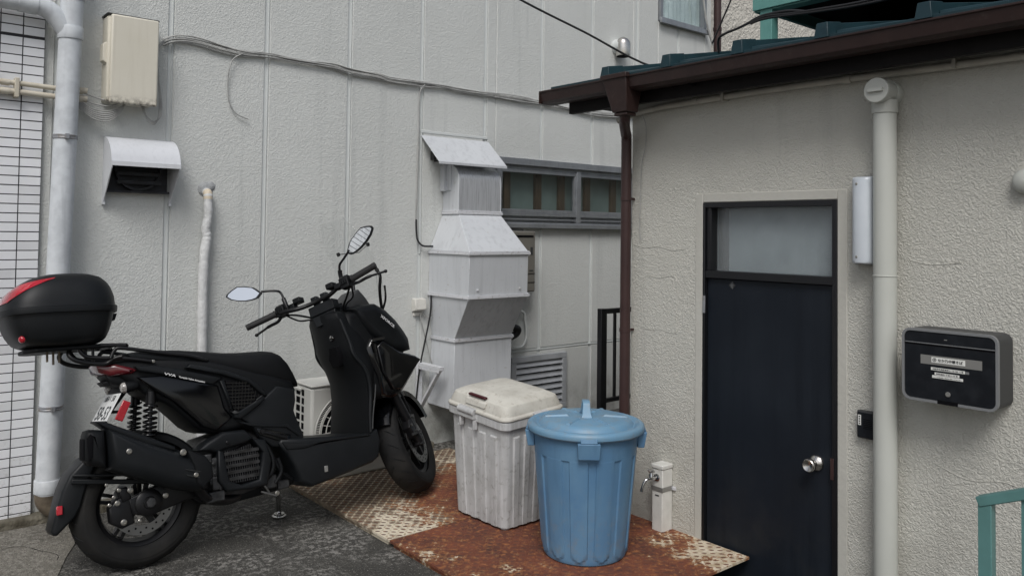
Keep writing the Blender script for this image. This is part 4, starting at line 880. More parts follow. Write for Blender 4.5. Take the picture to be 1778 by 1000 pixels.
def plate(x0, y0, x1, y1, label, m1, m2, bend=0.0):
    q = MB(); w_, h_ = x1-x0, y1-y0; zt = PT
    bz = lambda x, y: -bend*max(0, 1-math.hypot(x/.35, 0))*max(0, 1-y/h_*1.2)**2
    nx, ny = 14, 14
    top = [(w_*i/nx, h_*j/ny) for j in range(ny+1) for i in range(nx+1)]
    q.add([(x, y, zt+bz(x, y)) for x, y in top], [(j*(nx+1)+i, j*(nx+1)+i+1, (j+1)*(nx+1)+i+1, (j+1)*(nx+1)+i) for j in range(ny) for i in range(nx)])
    ring = [(w_*i/nx, 0) for i in range(nx+1)]+[(w_, h_*j/ny) for j in range(1, ny+1)]+[(w_*i/nx, h_) for i in range(nx-1, -1, -1)]+[(0, h_*j/ny) for j in range(ny-1, 0, -1)]
    n = len(ring)
    q.add([(x, y, zt+bz(x, y)) for x, y in ring]+[(x, y, zt-.011+bz(x, y)) for x, y in ring], [(i, (i+1) % n, n+(i+1) % n, n+i) for i in range(n)])
    q.add([(0, 0, zt-.011), (w_, 0, zt-.011), (w_, h_, zt-.011), (0, h_, zt-.011)], [(3, 2, 1, 0)])
    # angle iron under the rim that carries the plate
    q.box(.01, .05, .02, h_-.02, -.002, zt-.0115); q.box(w_-.05, w_-.01, .25, h_-.02, -.002, zt-.0115); q.box(.051, w_-.051, .24 if y0 < 2.2 else .02, .27 if y0 < 2.2 else .05, -.002, zt-.0115)
    p = .0272
    for i in range(int(w_/p)+1):
        for j in range(int(h_/p)+1):
            cx, cy = (i+.5)*p, (j+.5)*p
            if cx > w_-.010 or cy > h_-.010: continue
            a = R(45 if (i+j) % 2 else -45); c_, s_ = math.cos(a), math.sin(a); z = zt+bz(cx, cy)
            def pt(u, v, hh): return (cx+c_*u-s_*v, cy+s_*u+c_*v, z+hh)
            L_, W_ = .0140, .0052
            q.add([pt(-L_, 0, -.0003), pt(-.4*L_, W_, -.0003), pt(.4*L_, W_, -.0003), pt(L_, 0, -.0003), pt(.4*L_, -W_, -.0003), pt(-.4*L_, -W_, -.0003), pt(-.72*L_, 0, .0019), pt(0, W_*.45, .0021), pt(.72*L_, 0, .0019), pt(0, -W_*.45, .0021)],
                  [(0, 1, 7, 6), (1, 2, 7), (2, 3, 8, 7), (3, 4, 9, 8), (4, 5, 9), (5, 0, 6, 9), (6, 7, 8, 9)], 1 if (i+j) % 2 else 2)
    o = q.build('checker_plate', [m1, m2, M_lzd], None, smooth=25)
    o.location = (x0, y0, 0); return tag(o, label, 'metal plate', 'rusty checker plates on the ground')
plate(2.005, 3.238, 3.150, 4.36, 'cream and rust checker plate under the front wheel of the scooter', M_pl1, M_lz1)
plate(2.005, 2.085, 3.150, 3.230, 'mostly rust red checker plate carrying the blue pail', M_pl2, M_lz2, bend=.018)

# ------------------------------------------------------------------ grey square bin
gb = thing('square_bin', (2.69, 3.18, PT), 'weathered grey square bin with cream lid and dark red handle', 'bin')
rot = R(1.5); GC = Vector((2.636, 3.172, 0))
MG = Matrix.Translation(GC) @ Matrix.Rotation(rot, 4, 'Z')
SH = Matrix.Identity(4); SH[2][0] = .055; SH[2][1] = .055; SH[2][3] = .020
ML = MG @ SH            # the rim and lid sit a little askew
def rring(hx, hy, r, z, ribs=0.0, k=5):
    """rounded rectangle ring; ribs > 0 pushes flat bands of the sides outwards"""
    out = []; W = []
    for cx, cy, a in ((hx-r, hy-r, 0), (-hx+r, hy-r, 90), (-hx+r, -hy+r, 180), (hx-r, -hy+r, 270)):
        for i in range(k+1): t = R(a+90*i/k); out.append((cx+r*math.cos(t), cy+r*math.sin(t), z))
        nxt = {0: (-1, 0), 90: (0, -1), 180: (1, 0), 270: (0, 1)}[a]
        ln_ = (2*hx-2*r) if nxt[0] else (2*hy-2*r); e = out[-1]; nrm = {0: (0, 1), 90: (-1, 0), 180: (0, -1), 270: (1, 0)}[a]
        for u0_, u1_ in ((.06, .20), (.30, .44), (.56, .70), (.80, .94)):
            for u, s_ in ((u0_, 0), (u0_+.012, 1), (u1_-.012, 1), (u1_, 0)):
                out.append((e[0]+nxt[0]*ln_*u+nrm[0]*ribs*s_, e[1]+nxt[1]*ln_*u+nrm[1]*ribs*s_, z))
    return out
q = MB(); q.M = MG; rings = []
z0, z1 = PT+.012, .515
for z, rb in ((z0, .005), (z0+.1, .006), (.30, .007), (.455, .008), (.470, .008), (.474, 0.0), (z1, 0.0)):
    t = (z-z0)/(z1-z0); k_ = t**3; ring_ = rring(.160+.024*t, .190+.022*t, .035, z, rb); rings.append([(x, y, zz+k_*(.055*(x+y)+.020)) for x, y, zz in ring_])
q.loft(rings)
for cx in (-.125, .125):
    for cy in (-.155, .155): q.lathe([(.022, 0), (.024, .012)], (cx, cy, PT+.0005), n=12)
q.build('body', M_grey, gb, smooth=30, bevel=.0015)
q = MB(); q.M = ML; q.loft([rring(.188, .216, .036, .512), rring(.200, .230, .042, .516), rring(.200, .230, .042, .552), rring(.195, .225, .04, .556)]); q.build('rim', M_grey, gb, smooth=30, bevel=.003)
q = MB(); q.M = ML
q.loft([rring(.202, .232, .045, .5565), rring(.206, .236, .047, .561), rring(.205, .235, .047, .570), rring(.195, .224, .045, .576), rring(.193, .222, .045, .590), rring(.180, .209, .045, .622), rring(.145, .176, .05, .640), rring(.08, .11, .05, .645)])
q.build('lid', M_lid, gb, smooth=28, bevel=.002)
q = MB(); q.M = ML     # handle well in the lid
q.hexa([(-.199, -.075, .588), (-.199, .075, .588), (-.11, .060, .640), (-.11, -.060, .640)], [(-.192, -.080, .614), (-.192, .080, .614), (-.112, .066, .650), (-.112, -.066, .650)])
q.build('handle_well', M_lid, gb, bevel=.004)
q = MB(); q.M = ML; q.box(-.188, -.168, -.064, .064, .630, .640); q.build('handle', M_redp, gb, bevel=.003)
for (cx, cy, sx, sy) in ((-.208, .045, .012, .062), (.02, -.238, .045, .010)):
    q = MB(); q.M = ML
    q.box(cx-sx, cx+sx, cy-sy, cy+sy, .527, .578)
    if sx < sy: q.tube([(cx-.004, cy-sy, .562), (cx-.004, cy+sy, .562)], .017, 14); q.box(cx-.006, cx+.02, cy-sy+.002, cy-sy+.016, .475, .527); q.box(cx-.006, cx+.02, cy+sy-.016, cy+sy-.002, .475, .527)
    else: q.tube([(cx-sx, cy-.004, .562), (cx+sx, cy-.004, .562)], .015, 14); q.box(cx-sx+.002, cx-sx+.016, cy-.004, cy+.02, .475, .527); q.box(cx+sx-.016, cx+sx-.002, cy-.004, cy+.02, .475, .527)
    q.build('latch', M_grey, gb, bevel=.004)

# ------------------------------------------------------------------ blue round pail
bb = thing('round_pail', (2.648, 2.61, PT), 'blue plastic round rubbish pail with a clip on lid', 'bin')
BC = (2.622, 2.585)
q = MB(); n = 288; rings = []
ZK = lambda z: PT+(z-PT)*1.08
zs = [PT+.001, PT+.006, PT+.014, PT+.022, PT+.03, PT+.045, PT+.06, PT+.08, .15, .2, .25, .3, .35, .40, .425, .440, .450, .4505, .456, .50, .535, .545]
NP = 12
for z in zs:
    t = (z-PT)/.52; rad = .183+.048*t; ring = []
    for j in range(n):
        a = 2*math.pi*j/n; u = ((a/(2*math.pi)*NP+.25) % 1.0)
        d = 0.0
        if z < .4502 and z > PT+.012:
            hw = .36
            zb = PT+.018+.0; dz = z-zb; k = abs(u-.5)/hw
            # panel with rounded foot
            foot = .035*(1-math.sqrt(max(0, 1-min(1, k)**2)))
            if k < 1 and dz > foot:
                e = min((1-k)*.09, (dz-foot)); d = .0065*min(1, e/.003)
        elif z >= .4505: d = .006
        if z <= PT+.006: d = -.008 if z < PT+.003 else -.002
        ring.append((BC[0]+(rad+d)*math.cos(a), BC[1]+(rad+d)*math.sin(a), ZK(z)))
    rings.append(ring)
q.loft(rings); q.build('body', M_blue, bb, smooth=30)
q = MB()
DZ_ = .040
q.lathe([(r_*1.022, z_+DZ_) for r_, z_ in [(.236, .532), (.249, .533), (.256, .540), (.2575, .552), (.254, .562), (.246, .568), (.236, .570), (.226, .567), (.220, .560), (.214, .558), (.208, .560), (.200, .572), (.192, .581), (.180, .586), (.05, .592), (.0, .592)]], (*BC, 0), n=72, caps=False)
for k in range(6):       # raised wedges of the lid
    a = k*math.pi/3+.35
    for s_ in (-1, 1):
        b_ = a+s_*.10; c_ = Vector((math.cos(b_), math.sin(b_), 0)); tn = Vector((-c_.y, c_.x, 0)); o_ = Vector((*BC, 0))
    c_ = Vector((math.cos(a), math.sin(a), 0)); tn = Vector((-c_.y, c_.x, 0)); o_ = Vector((*BC, 0))
    def pp(r_, t_, z): v = o_+c_*r_+tn*t_; return (v.x, v.y, z+DZ_)
    q.hexa([pp(.075, -.010, .590), pp(.188, -.012, .582), pp(.188, .012, .582), pp(.075, .010, .590)], [pp(.085, -.005, .5975), pp(.180, -.006, .592), pp(.180, .006, .592), pp(.085, .005, .5975)])
q.build('lid', M_bluel, bb, smooth=35)
q = MB()
ha = R(50); hd_ = Vector((math.cos(ha), math.sin(ha), 0)); hn = Vector((-hd_.y, hd_.x, 0)); o_ = Vector((*BC, 0))
prof = [(-.060, .591), (-.046, .612), (-.036, .645), (-.030, .655), (-.020, .660), (.020, .660), (.030, .655), (.036, .645), (.046, .612), (.060, .591)]
inn = [(-.044, .591), (-.034, .611), (-.026, .638), (-.021, .645), (-.016, .648), (.016, .648), (.021, .645), (.026, .638), (.034, .611), (.044, .591)]
rings = []
for (a, z), (b_, z2) in zip(prof, inn):
    wv = .017+.010*max(0, (.62-z)/.03)
    rings.append([tuple(o_+hd_*a+hn*wv+Vector((0, 0, z+DZ_))), tuple(o_+hd_*a-hn*wv+Vector((0, 0, z+DZ_))), tuple(o_+hd_*b_-hn*wv*.9+Vector((0, 0, z2+DZ_))), tuple(o_+hd_*b_+hn*wv*.9+Vector((0, 0, z2+DZ_)))])
q.loft(rings); q.build('lid_handle', M_bluel, bb, bevel=.003)
for da in (228, 228+92, 228-92, 48):
    a = R(da); c_ = Vector((math.cos(a), math.sin(a), 0)); tn = Vector((-c_.y, c_.x, 0))
    def pp(r_, t_, z): v = o_+c_*r_+tn*t_; return (v.x, v.y, z+DZ_)
    q = MB()
    q.hexa([pp(.228, -.046, .462), pp(.258, -.046, .462), pp(.258, .046, .462), pp(.228, .046, .462)], [pp(.228, -.048, .531), pp(.270, -.048, .531), pp(.270, .048, .531), pp(.228, .048, .531)])
    q.hexa([pp(.257, -.036, .5315), pp(.268, -.036, .5315), pp(.268, .036, .5315), pp(.257, .036, .5315)], [pp(.250, -.036, .552), pp(.262, -.036, .552), pp(.262, .036, .552), pp(.250, .036, .552)])
    q.build('latch', M_blue, bb, bevel=.003)
# ------------------------------------------------------------------ scooter: x forward, y left, z up from the rear contact point
sct = bpy.data.objects.new('scooter', None); C.objects.link(sct); sct.empty_display_size = .1
tag(sct, 'black maxi scooter with top box and number plate parked along the panelled wall', 'scooter')
sct.matrix_world = Matrix.Translation((1.04, 3.70, 0.0)) @ Matrix.Rotation(R(-11), 4, 'X')
RK = R(26.5)
AX = Vector((-math.sin(RK), 0, math.cos(RK))); AO = Vector((1.52, 0, 0))
MW = Matrix.Translation(AO) @ Matrix.Rotation(R(42), 4, AX) @ Matrix.Translation(-AO)
MS = Matrix.Translation(AO) @ Matrix.Rotation(R(36), 4, AX) @ Matrix.Translation(-AO)     # steering turned to the left
def lin(tab):
    def f_(x, z=0):
        if x <= tab[0][0]: return tab[0][1]
        for (a, u), (b_, v) in zip(tab, tab[1:]):
            if x <= b_: return u+(v-u)*(x-a)/(b_-a)
        return tab[-1][1]
    return f_
def bolt(parent, x, y, z, rad=.008, m=None, M=None):
    q = MB(); q.M = M; q.lathe([(rad*1.25, 0), (rad*1.25, .002), (rad, .003), (rad, .007), (rad*.5, .0075), (rad*.45, .004), (0, .004)], (x, y, z), (0, -1, 0), 12)
    return q.build('bolt', m or M_bolt, parent, smooth=40)
def wheel(cx, cz, Ro, wd, M, disc_r, disc_y, lefts=False):
    q = MB(); q.M = M
    prof = [(.158, -.034), (.170, -.040), (.178, -.043), (.178, -.040), (.171, -.034), (.160, -.020), (.152, 0), (.160, .020), (.171, .034), (.178, .040), (.178, .043), (.170, .040), (.158, .034), (.148, 0)]
    q.lathe(prof+[prof[0]], (cx, 0, cz), (0, 1, 0), 64, caps=False)
    q.lathe([(.012, -.07), (.034, -.068), (.040, -.05), (.034, -.03), (.034, .03), (.040, .05), (.034, .066), (.012, .068)], (cx, 0, cz), (0, 1, 0), 28)
    for k in range(5):
        a = k*2*math.pi/5+.35
        for s_ in (-1, 1):
            b0 = a+s_*.28; b1 = a+s_*.10
            q.bar((cx+.030*math.cos(b0), 0, cz+.030*math.sin(b0)), (cx+.157*math.cos(b1), 0, cz+.157*math.sin(b1)), .034, .015, (math.cos(a+1.57), 0, math.sin(a+1.57)))
    wh = q.build('wheel', M_iron, sct, smooth=40, bevel=.002)
    q = MB(); q.M = M; h = wd/2
    half = [(.176, .80*h), (.186, .93*h), (.205, 1.0*h), (.222, 1.0*h), (.226, .995*h), (.228, .975*h), (.232, .97*h), (.2365, .955*h), (Ro-.022, .86*h), (Ro-.010, .64*h), (Ro-.003, .36*h), (Ro, 0)]
    prof = [(r_, -y) for r_, y in half]+[(r_, y) for r_, y in reversed(half[:-1])]
    q.lathe(prof, (cx, 0, cz), (0, 1, 0), 96, caps=False)
    # tread grooves: thin slanted dark blades set just above the crown
    for k in range(22):
        a0 = k*2*math.pi/22
        for s_ in (-1, 1):
            P0 = []
            for t in range(6):
                u = t/5; yy = s_*h*(.10+.72*u); aa = a0+(.5*math.pi/11 if s_ > 0 else 0)+.17*u**1.3
                yf = abs(yy)/h
                r_ = Ro-.003*(yf/.36)**2 if yf < .36 else (Ro-.003-.007*(yf-.36)/.28 if yf < .64 else Ro-.010-.012*(yf-.64)/.22)
                P0.append((cx+(r_+.0004)*math.cos(aa), yy, cz+(r_+.0004)*math.sin(aa)))
            q.tube(P0, [.0006, .0018, .0022, .0022, .0018, .0006], 5, 1)
    child(q.build('tyre', [M_rub, M_blk2], None, smooth=50), wh)
    q = MB(); q.M = M
    q.lathe([(disc_r, -.002), (disc_r, .002), (disc_r*.70, .002), (disc_r*.70, -.002), (disc_r, -.002)], (cx, disc_y, cz), (0, 1, 0), 56, caps=False)
    for k in range(30):
        a = k*2*math.pi/30; rr_ = disc_r*(.80 if k % 2 else .91)
        q.lathe([(.0045, 0), (.0045, .0006)], (cx+rr_*math.cos(a), disc_y-.002, cz+rr_*math.sin(a)), (0, -1, 0), 8, 1)
    for k in range(5):
        a = k*2*math.pi/5+.1; q.bar((cx+.03*math.cos(a), disc_y, cz+.03*math.sin(a)), (cx+disc_r*.73*math.cos(a), disc_y, cz+disc_r*.73*math.sin(a)), .003, .022, (math.cos(a+1.57), 0, math.sin(a+1.57)), 2)
    child(q.build('brake_disc', [M_disc, M_dark, M_iron], None, smooth=40), wh)
    return wh
W0 = (0.008, 0.268)
rw = wheel(W0[0], W0[1], .268, .142, None, .128, -.082)
FW = (1.395, 0.300)
fw = wheel(FW[0], FW[1], .264, .130, MW, .128, -.066)

# --- rear end mechanics
q = MB(); q.pillow([(-.06, .30), (-.045, .235), (.02, .215), (.16, .245), (.34, .27), (.36, .36), (.20, .36), (.05, .335)], .018, .008, y0=-.112); q.build('swingarm', M_iron, sct, smooth=40)
q = MB(); q.lathe([(.052, 0), (.055, .004), (.055, .020), (.048, .026), (.026, .028), (.022, .034), (.0, .034)], (.018, -.118, .272), (0, -1, 0), 28); q.build('axle_cover', M_iron, sct, smooth=40)
q = MB(); q.lathe([(.020, 0), (.020, .006), (.013, .008), (.0, .008)], (.022, -.152, .272), (0, -1, 0), 6); q.build('axle_nut', M_alloy, sct)
cal = MB(); cal.pillow([(-.135, .275), (-.10, .31), (-.055, .315), (-.045, .255), (-.035, .20), (-.085, .185), (-.13, .215)], .028, .010, y0=-.100); cal.pillow([(-.10, .345), (-.065, .35), (-.05, .30), (-.085, .29)], .02, .008, y0=-.115)
ca = cal.build('brake_caliper', M_iron, sct, smooth=40)
for x, z, r_ in ((-.098, .343, .007), (-.118, .318, .006), (-.105, .292, .009), (-.135, .29, .006), (-.082, .212, .010), (-.02, .205, .006)): child(bolt(None, x, -.135, z, r_), ca)
for x, z, r_ in ((-.055, .335, .0095), (.085, .288, .0095), (-.145, .372, .006)): bolt(sct, x, -.139, z, r_)
q = MB(); q.bar((-.265, -.088, .405), (.08, -.112, .345), .016, .020); q.bar((-.262, -.094, .428), (-.02, -.118, .392), .014, .012); q.build('guard_arm', M_blk, sct, bevel=.004)
gp = [(-.16, .500), (-.215, .482), (-.268, .430), (-.296, .37), (-.312, .313), (-.334, .222), (-.326, .205), (-.312, .203), (-.25, .262), (-.228, .30), (-.205, .38), (-.17, .45)]
q = MB(); q.pillow(gp, .082, .012, hwf=lin([(-.34, .70), (-.31, .82), (-.27, 1), (-.15, 1)])); mg = q.build('rear_mudguard', M_blk, sct, smooth=40)
q = MB(); q.box(-.318, -.296, -.086, -.070, .283, .318); child(q.build('reflector', M_red, None, bevel=.003), mg)
# hugger over the rear wheel
rings = []
for k in range(15):
    a = R(38+k*7.2); rings.append([(W0[0]+r_*math.cos(a), y, W0[1]+r_*math.sin(a)) for y, r_ in ((-.078, .262), (-.080, .284), (-.055, .297), (0, .300), (.055, .297), (.080, .284), (.078, .262), (.05, .286), (0, .290), (-.05, .286))])
q = MB(); q.loft(rings); q.build('inner_fender', M_blk2, sct, smooth=45)
# shock absorbers
for sy in (-1, 1):
    y = .118*sy; T = Vector((.046, y, .728)); Bm = Vector((.022, y, .40)); d = (Bm-T)
    q = MB(); q.tube([T, T+d*.16], .020, 14); q.tube([T+d*.05, Bm], .009, 12); q.tube([T+d*.60, Bm], .0165, 14); q.lathe([(.018, -.012), (.018, .012)], (T.x, y, T.z), (0, 1, 0), 14)
    sh = q.build('shock_absorber', M_iron, sct, smooth=50)
    q = MB(); pts = []; N_ = 150
    e1 = Vector((1, 0, 0)); e2 = Vector((0, 1, 0))
    for i in range(N_+1):
        t = i/N_; tt = .13+.62*(t*1.25 if t < .32 else .40+(t-.32)*.8823)
        a = t*2*math.pi*10.5; pts.append(T+d*tt+e1*(.026*math.cos(a))+e2*(.026*math.sin(a)))
    q.tube(pts, .0052, 8); child(q.build('spring', M_gloss, None, smooth=60), sh)
    if sy < 0:
        q = MB(); q.tube([T+d*.83, T+d*.96], .018, 14); child(q.build('lower_sleeve', M_chrome, None, smooth=60), sh)
# exhaust
ep = [(-.168, .612), (.02, .524), (.12, .472), (.20, .432), (.236, .407), (.246, .35), (.238, .292), (.19, .284), (.083, .316), (-.03, .37), (-.160, .434)]
q = MB(); q.pillow(ep, .070, .060, y0=-.196, steps=6); ex = q.build('exhaust', M_blk, sct, smooth=50)
cp = [(-.245, .582), (-.238, .600), (-.215, .604), (-.172, .596), (-.166, .52), (-.168, .445), (-.23, .466), (-.247, .492)]
q = MB(); q.pillow(cp, .064, .034, y0=-.196, steps=4); child(q.build('end_cap', M_blk2, None, smooth=50), ex)
q = MB(); q.hexa([(-.248, -.232, .488), (-.248, -.160, .488), (-.246, -.160, .572), (-.246, -.232, .572)], [(-.251, -.226, .498), (-.251, -.166, .498), (-.249, -.166, .565), (-.249, -.226, .565)]); child(q.build('outlet', M_dark), ex)
q = MB(); q.pillow([(-.243, .574), (-.228, .590), (-.220, .575), (-.222, .500), (-.238, .486)], .004, .002, y0=-.2585); child(q.build('outlet', M_dark), ex)
fin = [(-.205, .632), (-.165, .626), (-.02, .552), (.10, .490), (.10, .470), (-.02, .515), (-.15, .585)]
q = MB(); q.pillow(fin, .060, .012, y0=-.190); child(q.build('heat_shield', M_blk, None, smooth=40), ex)
q = MB(); q.pillow([(.135, .475), (.215, .435), (.243, .395), (.247, .34), (.20, .30), (.175, .33), (.165, .40)], .030, .012, y0=-.243); child(q.build('heat_shield', M_blk2, None, smooth=40), ex)
for x, z, r_ in ((-.088, .500, .009), (.125, .462, .011), (.172, .362, .008)): child(bolt(None, x, -.264 if x < .13 else -.272, z, r_), ex)
q = MB(); q.bar((-.12, -.262, .485), (-.06, -.262, .470), .004, .004); q.bar((.13, -.268, .392), (.19, -.272, .372), .004, .005); q.bar((.135, -.268, .368), (.185, -.272, .350), .004, .005); child(q.build('embossing', M_gloss), ex)
q = MB(); q.tube(spline([(.20, -.19, .31), (.24, -.17, .255), (.30, -.14, .225), (.39, -.10, .215), (.46, -.06, .245), (.50, -.03, .30)], 6), .022, 14); child(q.build('header_pipe', M_iron, None, smooth=60), ex)
# engine
q = MB(); q.pillow([(.20, .42), (.26, .49), (.38, .51), (.50, .50), (.56, .42), (.56, .30), (.50, .23), (.36, .205), (.24, .24)], .115, .03, steps=4); q.build('engine', M_alloy, sct, smooth=45)
q = MB(); q.pillow([(.215, .452), (.255, .480), (.33, .515), (.43, .512), (.47, .47), (.44, .452), (.335, .437), (.300, .428), (.27, .44)], .05, .015, y0=-.128); q.pillow([(.300, .442), (.325, .432), (.345, .30), (.40, .276), (.48, .285), (.505, .40), (.455, .47), (.52, .455), (.545, .36), (.52, .252), (.44, .248), (.33, .258), (.295, .31)], .045, .012, y0=-.145)
ec = q.build('radiator_cover', M_blk, sct, smooth=40)
q = MB(); q.pillow([(.325, .425), (.40, .433), (.450, .448), (.492, .39), (.485, .287), (.41, .278), (.345, .30)], .02, .006, y0=-.150)
rg_ = q.build('radiator', M_dark); child(rg_, ec)
q = MB()
for k in range(5):
    z = .300+.028*k; q.hexa([(.330-.0*k, -.176, z), (.490, -.176, z), (.490, -.168, z+.004), (.330, -.168, z+.004)], [(.330, -.178, z+.012), (.490, -.178, z+.012), (.490, -.170, z+.014), (.330, -.170, z+.014)])
for k in range(15):
    x = .336+.0105*k; zt_ = .432+max(0, (x-.39))*.25-max(0, x-.45)*1.5; q.box(x, x+.0022, -.1735, -.170, .288, zt_)
child(q.build('fin_grille', M_alloy), ec)
bolt(sct, .345, -.180, .468, .006, M_iron); bolt(sct, .515, -.150, .478, .006); bolt(sct, .527, -.150, .474, .006)
for (x, y, z, a, b_, c_) in ((.275, -.135, .36, .030, .03, .05), (.30, -.14, .30, .025, .03, .03), (.285, -.15, .245, .04, .03, .022), (.26, -.14, .41, .018, .03, .02), (.55, -.10, .26, .03, .05, .03), (.62, -.09, .235, .03, .04, .02)):
    q = MB(); q.box(x-a, x+a, y-b_, y+b_, z-c_, z+c_); q.build('engine_casting', M_alloy, sct, bevel=.006)
for x, z in ((.29, .34), (.27, .305), (.31, .275), (.285, .385)): bolt(sct, x, -.166, z, .006, M_alloy)
q = MB(); q.pillow([(.20, .25), (.25, .214), (.374, .192), (.51, .200), (.66, .212), (.70, .24), (.66, .28), (.45, .30), (.28, .30)], .105, .02); q.build('belly_pan', M_blk2, sct, smooth=45)
q = MB(); q.tube(spline([(.53, -.14, .46), (.56, -.155, .38), (.60, -.15, .30), (.66, -.13, .25)], 6), .008, 8); q.tube(spline([(.50, -.15, .26), (.55, -.16, .30), (.56, -.16, .36), (.54, -.15, .42)], 6), .011, 10); q.tube(spline([(.57, -.15, .25), (.60, -.16, .30), (.585, -.16, .36)], 6), .009, 10); q.build('hose', M_blk2, sct, smooth=60)
q = MB(); q.bar((.50, -.15, .225), (.57, -.155, .195), .02, .008); q.tube([(.505, -.15, .27), (.545, -.155, .20)], .006, 8); q.build('stand_bracket', M_disc, sct, bevel=.001)
bolt(sct, .575, -.155, .205, .009)
# stand reaching the ground on the left side
q = MB(); q.tube([(.66, .05, .26), (.71, .15, .12), (.726, .188, .058)], .012, 10); q.tube([(.68, .06, .24), (.70, .12, .15)], .007, 8)
q.lathe([(.034, 0), (.036, .004), (.036, .010), (.026, .014), (.026, .02)], (.728, .196, .040), (0, -.19, .98), 20); q.build('side_stand', M_chrome, sct, smooth=45)

# --- tail and seat
tw_ = lin([(-.20, .42), (-.10, .66), (0, .80), (.15, .93), (.3, 1), (.62, 1), (.70, .80)])
body = [(-.135, .868), (-.10, .83), (-.055, .79), (-.03, .775), (.012, .725), (.06, .695), (.105, .668), (.135, .645), (.175, .605), (.224, .552), (.262, .526), (.30, .513), (.36, .510), (.44, .520), (.50, .49), (.66, .47), (.72, .45), (.715, .475), (.690, .530), (.683, .572), (.70, .62), (.718, .66), (.70, .705), (.60, .74), (.44, .80), (.28, .845), (.12, .868), (0, .885)]
q = MB(); q.pillow(body, .150, .03, hwf=tw_, steps=4); q.build('rear_body', M_blk2, sct, smooth=40, tri=True)
# side panels, one per side
for sy in (-1, 1):
    q = MB(); q.pillow([(-.030, .842), (-.012, .820), (.10, .792), (.20, .762), (.30, .728), (.318, .737), (.345, .755), (.29, .775), (.20, .802), (.05, .840)], .018, .008, hwf=None, y0=.140*sy); q.build('tail_trim', M_blk, sct, smooth=35)
    q = MB(); q.pillow([(-.02, .795), (.06, .722), (.13, .672), (.20, .60), (.245, .55), (.31, .523), (.385, .575), (.352, .62), (.325, .725), (.20, .758), (.08, .793)], .016, .012, y0=.143*sy); q.build('side_panel', M_gloss, sct, smooth=35)
    q = MB(); q.pillow([(.355, .742), (.43, .722), (.465, .712), (.508, .648), (.500, .634), (.40, .585), (.37, .597)], .012, .006, y0=.157*sy)
    gr = q.build('side_grille', M_dark, sct, smooth=35)
    q = MB()
    for k in range(9):
        z = .60+.016*k; xa = .368-.002*k; xb = min(.50, .405+max(0, (z-.585))*1.9) if z < .64 else .508-(z-.64)*.62
        q.bar((xa, .171*sy, z), (xb, .171*sy, z-.008), .004, .004)
    for k in range(9):
        x = .375+.015*k; q.bar((x, .170*sy, .60+max(0, x-.40)*.45), (x+.012, .170*sy, .735-max(0, x-.43)*1.1), .004, .003)
    child(q.build('mesh', M_gloss), gr)
    q = MB(); q.pillow([(.325, .742), (.375, .606), (.385, .570), (.41, .562), (.452, .583), (.515, .622), (.533, .645), (.515, .655), (.50, .640), (.40, .592), (.384, .606), (.345, .742)], .022, .007, y0=.158*sy); q.pillow([(.18, .815), (.335, .768), (.455, .722), (.533, .648), (.545, .662), (.50, .715), (.47, .735), (.36, .785), (.20, .832)], .022, .009, y0=.152*sy)
    q.build('grille_surround', M_blk, sct, smooth=35)
    q = MB(); q.pillow([(.384, .604), (.372, .596), (.382, .588), (.405, .590)], .004, .001, y0=.181*sy); q.pillow([(.488, .636), (.515, .650), (.518, .656), (.49, .642)], .004, .001, y0=.181*sy); q.build('trim_and_lit_edge', M_mailb, sct)  # paler slivers: edge highlights of the surround put into the colour
    # lower body towards the floor
    q = MB(); q.pillow([(.40, .575), (.44, .545), (.475, .515), (.50, .47), (.56, .415), (.66, .395), (.72, .42), (.72, .45), (.70, .50), (.678, .565), (.69, .61), (.69, .665), (.60, .69), (.53, .64), (.50, .615), (.45, .585)], .014, .010, y0=.150*sy); q.build('side_panel', M_blk, sct, smooth=35)
    q = MB(); q.pillow([(.485, .510), (.50, .478), (.62, .425), (.643, .430), (.652, .458), (.60, .478), (.52, .506)], .006, .003, y0=.1635*sy); q.build('footpeg_recess', M_gloss, sct, smooth=30)
    q = MB(); q.tube(spline([(.51, .172*sy, .490), (.56, .176*sy, .472), (.63, .174*sy, .444)], 4), .008, 8); q.lathe([(.010, 0), (.010, .01)], (.512, .172*sy, .492), (0, sy, 0), 10); q.build('footpeg', M_iron, sct, smooth=50)
    q = MB(); q.pillow([(.40, .552), (.52, .522), (.64, .506), (.70, .452), (.69, .446), (.63, .495), (.515, .512), (.455, .525)], .006, .003, y0=.1655*sy); q.build('trim_and_lit_edge', M_blk, sct)
# lettering strip on the tail
q = MB()
Mt = lambda x, y, z, ex: axes((x, y, z), ex, Vector((0, 1, 0)).cross(Vector(ex)) * -1, (0, -1, 0))
for s_, xa, za, wd, hh in (('VVA', .115, .792, .052, .0105), ('Variable Valve Actuation', .208, .762, .118, .0075)):
    ex_ = Vector((.95, 0, -.295)).normalized(); ez_ = Vector((.295, 0, .95)).normalized()
    text(s_, 'lettering', .01, axes((xa, -.1592, za), ex_, ez_, (0, -1, 0)), M_white, sct, width=wd, height=hh, bold=.0002)
